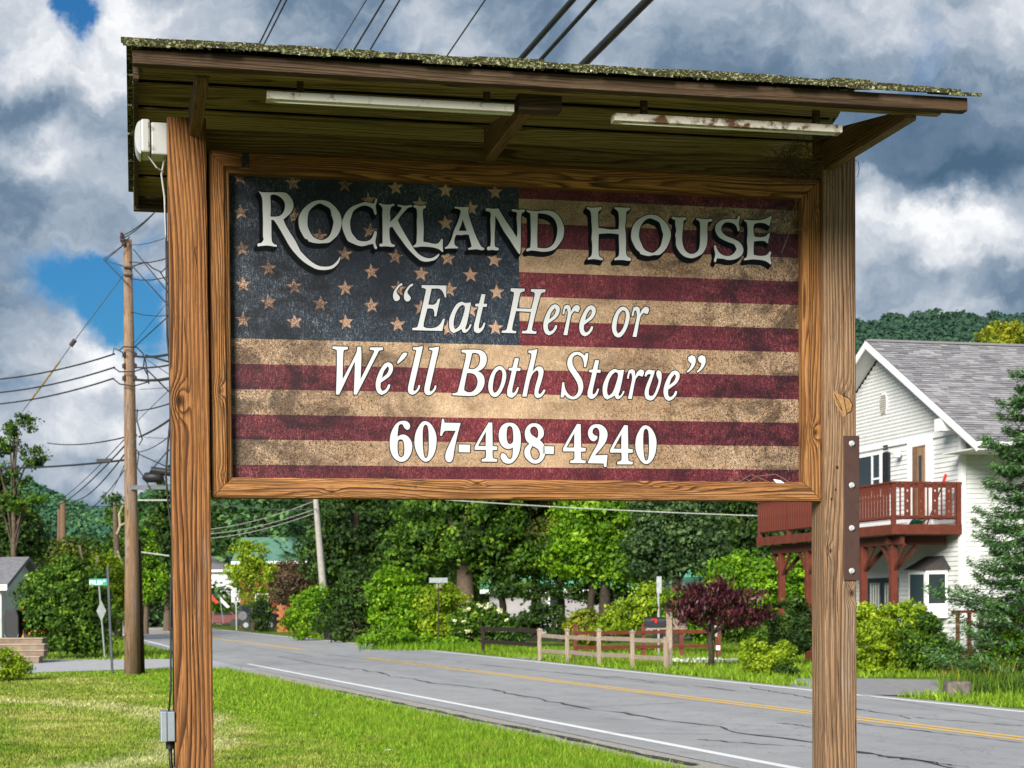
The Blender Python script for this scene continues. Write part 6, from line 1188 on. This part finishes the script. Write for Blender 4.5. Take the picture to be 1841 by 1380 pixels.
MB().beam(Vector((0, 0, 0)), Vector((-.35, 0, -.01)), .07, .08).build('splice_box', Mcan, None, loc=at(200, 827, UY + 1)); tag(bpy.data.objects['splice_box'], 'black splice box hanging on the telephone cable left of the pole', 'box')
gw = thing('guy_wire', 'stay wire with yellow sleeve slanting down left from the pole', 'guy wire', at(222, 494, UY))
g0_ = at(222, 494, UY); P_ = [at(*q) - g0_ for q in ((222, 494, UY), (131, 616, UY + 3), (107, 650, UY + 4), (55, 720, UY + 6), (40, 740, UY + 7))]
MB().tube([P_[0], P_[1], P_[2]], .012, 5).build('strand', plain('steel_strand', (.08, .12, .15), .5), gw); MB().tube([P_[2], P_[3]], .026, 6).build('yellow_sleeve', plain('old_yellow', (.30, .20, .04), .6), gw); MB().tube([P_[3], P_[4]], .012, 5).build('strand', bpy.data.materials['steel_strand'], gw); MB().tube([P_[1] + Vector((.06, 0, .08)), P_[1] - Vector((.06, 0, .08))], .06, 8).build('strain_insulator', Mins, gw)
WL = ['steep wire dropping right from just below the pole top', 'higher steep wire crossing the blue gap right of the pole', 'wire rising right from the insulators across the blue gap', 'very thin wire with a bead rising right above the insulators', 'thick wire leaving right at the top insulator', 'thin wire leaving right at the middle insulator', 'wire dropping steeply right past the lower insulator', 'wire rising gently right below the insulators', 'thick bundled wire rising right above the splice case', 'hair-thin steep wire right of the pole below the insulators', 'hair-thin level wire right of the pole at the splice', 'curved wire rising right at the wire knot', 'wire falling right from the knot towards the splice case', 'long thin wire slanting down left to the valley', 'thick wire slanting down left beside the long thin one', 'thick wire slanting down left nearest the pole', 'sagging wire from the pole to the old brown pole', 'short steep wire hanging down left at the pole foot of the tangle', 'wire running right from the old brown pole top', 'hair-thin level wire right of the pole at mid height']
for i_, (a, b2, s_, r_w) in enumerate([((238, 478, UY), (320, 568, 30), .0, .012), ((240, 448, UY), (310, 535, 32), .0, .012), ((240, 625, UY), (325, 548, 32), .0, .012), ((240, 618, UY), (320, 520, 32), 0, .006), ((262, 638, UY), (330, 658, 30), 0, .02), ((262, 645, UY), (330, 690, 30), 0, .007), ((262, 662, UY), (320, 720, 34), 0, .016), ((243, 738, UY), (330, 715, 30), .05, .014), ((250, 785, UY), (330, 735, 30), .05, .022), ((243, 760, UY), (325, 680, 30), 0, .007), ((250, 785, UY), (330, 790, 30), 0, .006), ((250, 812, UY), (330, 760, 30), .1, .010), ((247, 815, UY), (325, 850, 30), 0, .012), ((225, 788, UY), (60, 925, 90), .3, .012), ((225, 800, UY), (100, 910, 90), .2, .02), ((225, 815, UY), (130, 900, 90), .3, .02), ((228, 838, UY), (120, 915, 90), .6, .014), ((228, 825, UY), (190, 900, 70), .1, .01), ((116, 900, 97), (230, 905, 60), .2, .015), ((250, 700, UY), (330, 695, 30), .0, .006)]):
    wire(a, b2, s_, r_w, WL[i_], 'tangle of service wires at the pole')
wire((800, 898, 60), (1365, 927, 50), .05, .018, 'pale wire crossing in front of the trees under the sign', mat=plain('pale_cable', (.34, .36, .33), .6))
Mpc = bpy.data.materials['pale_cable']
wire((300, 890, 60), (570, 915, 80), .2, .02, 'pale wire from the left post to the leaning pole, topmost', 'wires at the leaning pole', mat=Mpc)
for (a, b2, l_) in (((370, 952, 90), (566, 900, 80), 'highest'), ((370, 960, 90), (566, 915, 80), 'middle'), ((370, 968, 90), (566, 922, 80), 'lowest')): wire(a, b2, .2, .015, l_ + ' of three thin wires rising right to the leaning pole', 'wires at the leaning pole', mat=Mpc)
wire((245, 899, 70), (304, 899, 70), 0, .035, 'pale lamp arm right of the utility pole', 'pale arms beside the pole', 'lamp_arm', mat=Mpc); wire((252, 992, 70), (304, 999, 70), 0, .035, 'lower pale bar right of the utility pole', 'pale arms beside the pole', 'lamp_arm', mat=Mpc)
# ================================================================ left house, steps, far houses, clutter
def hous(name, label, px0, px1, pyt, pye, D, depth, wallm, roofm, over=.4, back=False, wins=()):
    """simple gabled house with its eave towards the camera; pyt = ridge, pye = eave"""
    a = at(px0, pye, D); b2 = at(px1, pye, D); rz_ = at(px0, pyt, D + depth / 2).z; r = thing(name, label, 'house', (a.x, D, 0)); wdt = b2.x - a.x
    MB().prism([(0, 0, 0), (0, depth, 0), (0, depth, a.z), (0, depth / 2, rz_ - .15), (0, 0, a.z)], (wdt, 0, 0)).build('wall', wallm, r)
    for s_ in (0, 1):
        y0 = -over if s_ == 0 else depth + over; ze = a.z - (rz_ - a.z) / (depth / 2) * over
        MB().prism([(-over, y0, ze), (-over, depth / 2, rz_), (-over, depth / 2, rz_ - .14), (-over, y0, ze - .14)], (wdt + 2 * over, 0, 0)).build('roof', roofm, r)
    MB().box(-over, wdt + over, -over - .04, -over, ze - .2, ze).build('eave_board', Mtrim, r)
    for (x0, x1, z0, z1) in wins:
        f_ = MB().box(x0 - .08, x1 + .08, -.05, .02, z0 - .08, z1 + .08).build('window', Mtrim, r); MB().box(x0, x1, -.07, -.051, z0, z1).build('pane', Mglass, f_)
    return r
Mgrf = plain('grey_shingles', (.17, .17, .185), .9, .2, 0, .25, 6, .3); Mgreen = plain('green_metal_roof', (.10, .22, .17), .6, .3, 0, .2, 3, .1); Mgreen2 = plain('bright_green_roof', (.10, .33, .20), .5, .3, 0, .15, 3, .1)
lh = hous('small_white_house', 'small white house with grey roof at the left picture edge', -260, 2, 1003, 1047, 60, 5, Mside, Mgrf, .3); 
lw_ = at(0, 1047, 60).x - lh.location.x
MB().box(lw_ - .5, lw_ + .02, -1.5, -1.38, 0, 2.2).build('porch_post', Mtrim, lh)
MB().box(lw_ - 2.6, lw_ - .9, 2.0, 2.8, 2.6, 4.1).build('dormer', plain('dormer_grey', (.07, .07, .09), .8), lh)
ts = thing('timber_steps', 'broad weathered timber steps at the left picture edge', 'steps', gp(20, 1192)); kk = ts.location.y / FP; Mtm = plain('old_timber', (.20, .15, .11), .9, .2, 0, .3, 4, .4)
for i_, (xr_, pz, h_) in enumerate([(70, 1186, 8), (72, 1176, 12), (66, 1162, 14), (56, 1147, 9)]):
    x1_ = (xr_ - 20) * kk; MB().box(-1.6, x1_, i_ * .4, i_ * .4 + .42, 0 if i_ == 0 else i_ * .17, (i_ + 1) * .17 - .01).build('step', Mtm, ts, .01); MB().box(-1.6, x1_ + .03, i_ * .4 - .03, i_ * .4 + .42, (i_ + 1) * .17 - .009, (i_ + 1) * .17 + .025).build('tread', plain('worn_tread', (.33, .27, .21), .9, .2, 0, .25, 5, .3) if i_ == 0 else bpy.data.materials['worn_tread'], ts, .008)
gr = thing('grill', 'black covered barbecue grill on the porch at the left', 'grill', at(21, 1138, 54)); kk = 54 / FP
MB().prism([(x * kk, 0, z * kk) for x, z in [(-13, 0), (-13, 30), (-9, 42), (9, 42), (13, 30), (13, 0), (9, -12), (-9, -12)]], (0, .5, 0)).build('body', plain('black_cover', (.012, .012, .014), .5), gr, .03); MB().box(-.12, .12, .1, .3, -.9, -.2).build('stand', Mbk, gr)
MB().tube([(-.22, -.02, -.03), (-.17, -.03, -.16), (0, -.03, -.21), (.17, -.03, -.16), (.22, -.02, -.03)], .012, 6).build('handle', plain('pale_handle', (.25, .26, .3), .4), gr)
po = thing('porch_railing', 'orange painted toy slide and porch clutter behind the lilac bush', 'clutter', at(48, 1130, 57)); Mor = plain('orange_plastic', (.62, .20, .05), .6, .3, 0, .25, 6)
for a in ((-.4, .1, .5, .9), (.0, .45, .1, .5), (-.25, .25, .95, 1.25), (.3, .6, .3, .7)): MB().box(a[0], a[1], 0, .1, a[2] - .5, a[3] - .5).build('panel', Mor, po, .03)
for k_ in range(4): MB().box(-.5 + k_ * .3, -.44 + k_ * .3, .1, .16, -.7, .6).build('post', Mor, po)
g0h = hous('green_roof_house', 'brick house with a pale green metal roof beyond the thin yellow tree', 430, 548, 966, 1004, 125, 8, plain('red_brick', (.30, .10, .05), .9, .2, 0, .3, 4), Mgreen, .5, wins=((1.2, 2.0, 1.2, 2.4), (3.0, 3.8, 1.2, 2.4)))
bw = thing('brick_wall', 'orange brick garden wall glimpsed below the brown bush', 'wall', at(498, 1120, 104)); Mbrk = plain('orange_brick', (.42, .15, .065), .9, .2, 0, .3, 5, .4)
bl = None; kk = 104 / FP
for r_ in range(9):
    for c_n in range(7):
        if bl is None: bl = MB().box(0, .235, 0, .12, 0, .165).build('brick', Mbrk, bw); q = bl
        else: q = bl.copy(); COL.objects.link(q); q.parent = bw
        q.location = (c_n * .25 + (r_ % 2) * .12, rnd.uniform(-.01, .01), .0 + r_ * .18)
bw.location.z = 0
hous('pale_house', 'pale grey house with green roof edge hidden behind the tree trunks', 880, 1262, 985, 1052, 92, 9, plain('pale_wall', (.30, .285, .30), .8, .2, 0, .1, 2), Mgreen2, .5, wins=((3.2, 3.9, 1.1, 2.0),))
o = hous('low_shed', 'low pale shed with bright green metal roof right of the trees', 1190, 1290, 1037, 1050, 76, 5, plain('shed_wall', (.30, .29, .29), .8), Mgreen2, .3)
hous('distant_house', 'white house wall peeping through the conifers by the left sign post', 330, 425, 1000, 1022, 150, 8, Mtrim, Mgrf, .4)
# grey board fence at the road end
fb_ = at(375, 1122, 150); fb_.z = 0; bfn = thing('board_fence', 'grey vertical board fence at the road end beside the left sign post', 'fence', fb_); kk = 150 / FP; pk = None; Mgf = plain('grey_boards', (.20, .18, .17), .9, .2, 0, .2, 3)
for k_ in range(-22, 9):
    if pk is None: pk = MB().box(0, .19, 0, .03, 0, 1.5).build('board', Mgf, bfn); q = pk
    else: q = pk.copy(); COL.objects.link(q); q.parent = bfn
    q.location = (k_ * .21, -k_ * .0, 0); q.scale = (1, 1, rnd.uniform(.93, 1.05))
# flags
for (px_, py_, D_, col, lab) in ((382, 1070, 112, (.55, .04, .05), 'red flag hanging at the edge of the left sign post'), (402, 1078, 112, (.62, .62, .62), 'white flag drooping beside the speed limit sign')):
    r = thing('flag', lab, 'flag', at(px_, 1120, D_)); z_ = (1120 - py_) * D_ / FP
    MB().tube([(0, 0, 0), (-.25, 0, z_ + .3)], .03, 6).build('pole', Mgalv, r)
    MB().add([(-.25, 0, z_ + .3), (-.2, .02, z_ + .2), (.4, .06, z_ - .45), (.25, .0, z_ - .55), (-.2, .03, z_ - .1)], [(0, 1, 2, 3, 4)]).build('cloth', plain('flag_cloth', col, .8), r)
# speed limit sign
sg = gp(425, 1133); kk = sg.y / FP; o = thing('speed_limit_sign', 'white rectangular SPEED LIMIT 30 sign on a thin post beyond the bend', 'sign', sg); MB().box(-.03, .03, 0, .04, 0, 72 * kk).build('post', Mgalv, o)
pl_ = MB().box(-8 * kk, 8 * kk, -.03, -.01, 51 * kk, 72 * kk).build('plate', Mtrim, o, .02); lettering('30', -4.3 * kk, 53 * kk, 7.2 * kk, -.033, Mblk, pl_, .2); lettering('SPEED', -5.4 * kk, 67.5 * kk, 2.8 * kk, -.033, Mblk, pl_, .2); lettering('LIMIT', -5.2 * kk, 63.2 * kk, 2.8 * kk, -.033, Mblk, pl_, .2)
# dark pickup seen behind the thin tree
tk = thing('dark_truck', 'dark vehicle with a round spare-wheel cover parked behind the thin tree', 'truck', at(463, 1130, 112)); tk.location.z = 0; Mcar = plain('dark_paint', (.02, .022, .03), .3, .5); kk = 112 / FP
MB().prism([(-1.25, 0, .35), (-1.25, 0, 1.05), (-1.15, 0, 1.7), (.0, 0, 1.75), (.25, 0, 1.15), (1.3, 0, 1.05), (1.35, 0, .4)], (0, 1.7, 0)).build('body', Mcar, tk, .06)
for x in (-.75, .85): 
    wh = MB().tube([(x, -.03, .35), (x, .2, .35)], .35, 16).build('wheel', Mbk, tk); MB().tube([(x, -.045, .35), (x, -.031, .35)], .17, 12).build('rim', Mgalv, wh)
MB().box(-1.0, -.3, -.012, .0, 1.15, 1.6).build('side_window', Mglass, tk); MB().tube([(-.95, -.02, .95), (-.95, -.06, .95)], .3, 14).build('spare_wheel_cover', plain('cover_grey', (.12, .125, .13), .5), tk)
gb = thing('parked_car', 'dark car low behind the speed limit sign', 'car', at(396, 1130, 128)); gb.location.z = 0
MB().prism([(-1.6, 0, .3), (-1.6, 0, .8), (-.9, 0, .9), (-.5, 0, 1.35), (.7, 0, 1.35), (1.2, 0, .9), (1.7, 0, .8), (1.7, 0, .3)], (0, 1.6, 0)).build('body', plain('maroon_paint', (.12, .03, .03), .3, .5), gb, .06); MB().prism([(-.45, -.01, .92), (-.42, -.01, 1.27), (.6, -.01, 1.27), (.95, -.01, .92)], (0, .008, 0)).build('side_window', Mglass, gb)
for x in (-1, 1.05): MB().tube([(x, -.04, .32), (x, .2, .32)], .32, 14).build('wheel', Mbk, gb)
# blue kayaks
for i_, (px_, py_, l_) in enumerate(((262, 1114, 22), (281, 1115, 12))):
    b_k = at(px_, py_ + 2, 145); b_k.z = 0; kk = 145 / FP; r = l_ * kk * 1.0; zk = at(px_, py_, 145).z - .22
    o = thing('kayak', 'kayak', 'kayak', b_k); MB().tube([(-r, 0, zk + .32), (-r * .7, 0, zk + .25), (0, 0, zk + .22), (r * .7, 0, zk + .25), (r, 0, zk + .32)], [.05, .26, .34, .26, .05], 10).build('hull', plain('blue_plastic', (.01, .10, .50), .35, .5), o, smooth=True); MB().box(-r * .5, -r * .4, -.3, .3, 0, max(.1, zk)).build('trestle', Mtm, o); MB().box(r * .4, r * .5, -.3, .3, 0, max(.1, zk)).build('trestle', Mtm, o); tag(o, ['long blue kayak lying at the road end right of the utility pole', 'short blue kayak lying nearest the left sign post'][i_], 'kayak', 'blue kayaks on the grass')
# litter on the lawn
for i_, (px_, py_) in enumerate(((690, 1357), (560, 1292))):
    o = MB().add([(0, 0, .05), (.07, .01, .055), (.08, .05, .06), (.01, .05, .05)], [(0, 1, 2, 3)]).build('paper_scrap', bpy.data.materials['paper'], None, loc=gp(px_, py_)); tag(o, ['white paper scrap on the grass between the posts', 'tiny pale scrap in the grass further up the verge'][i_], 'litter')
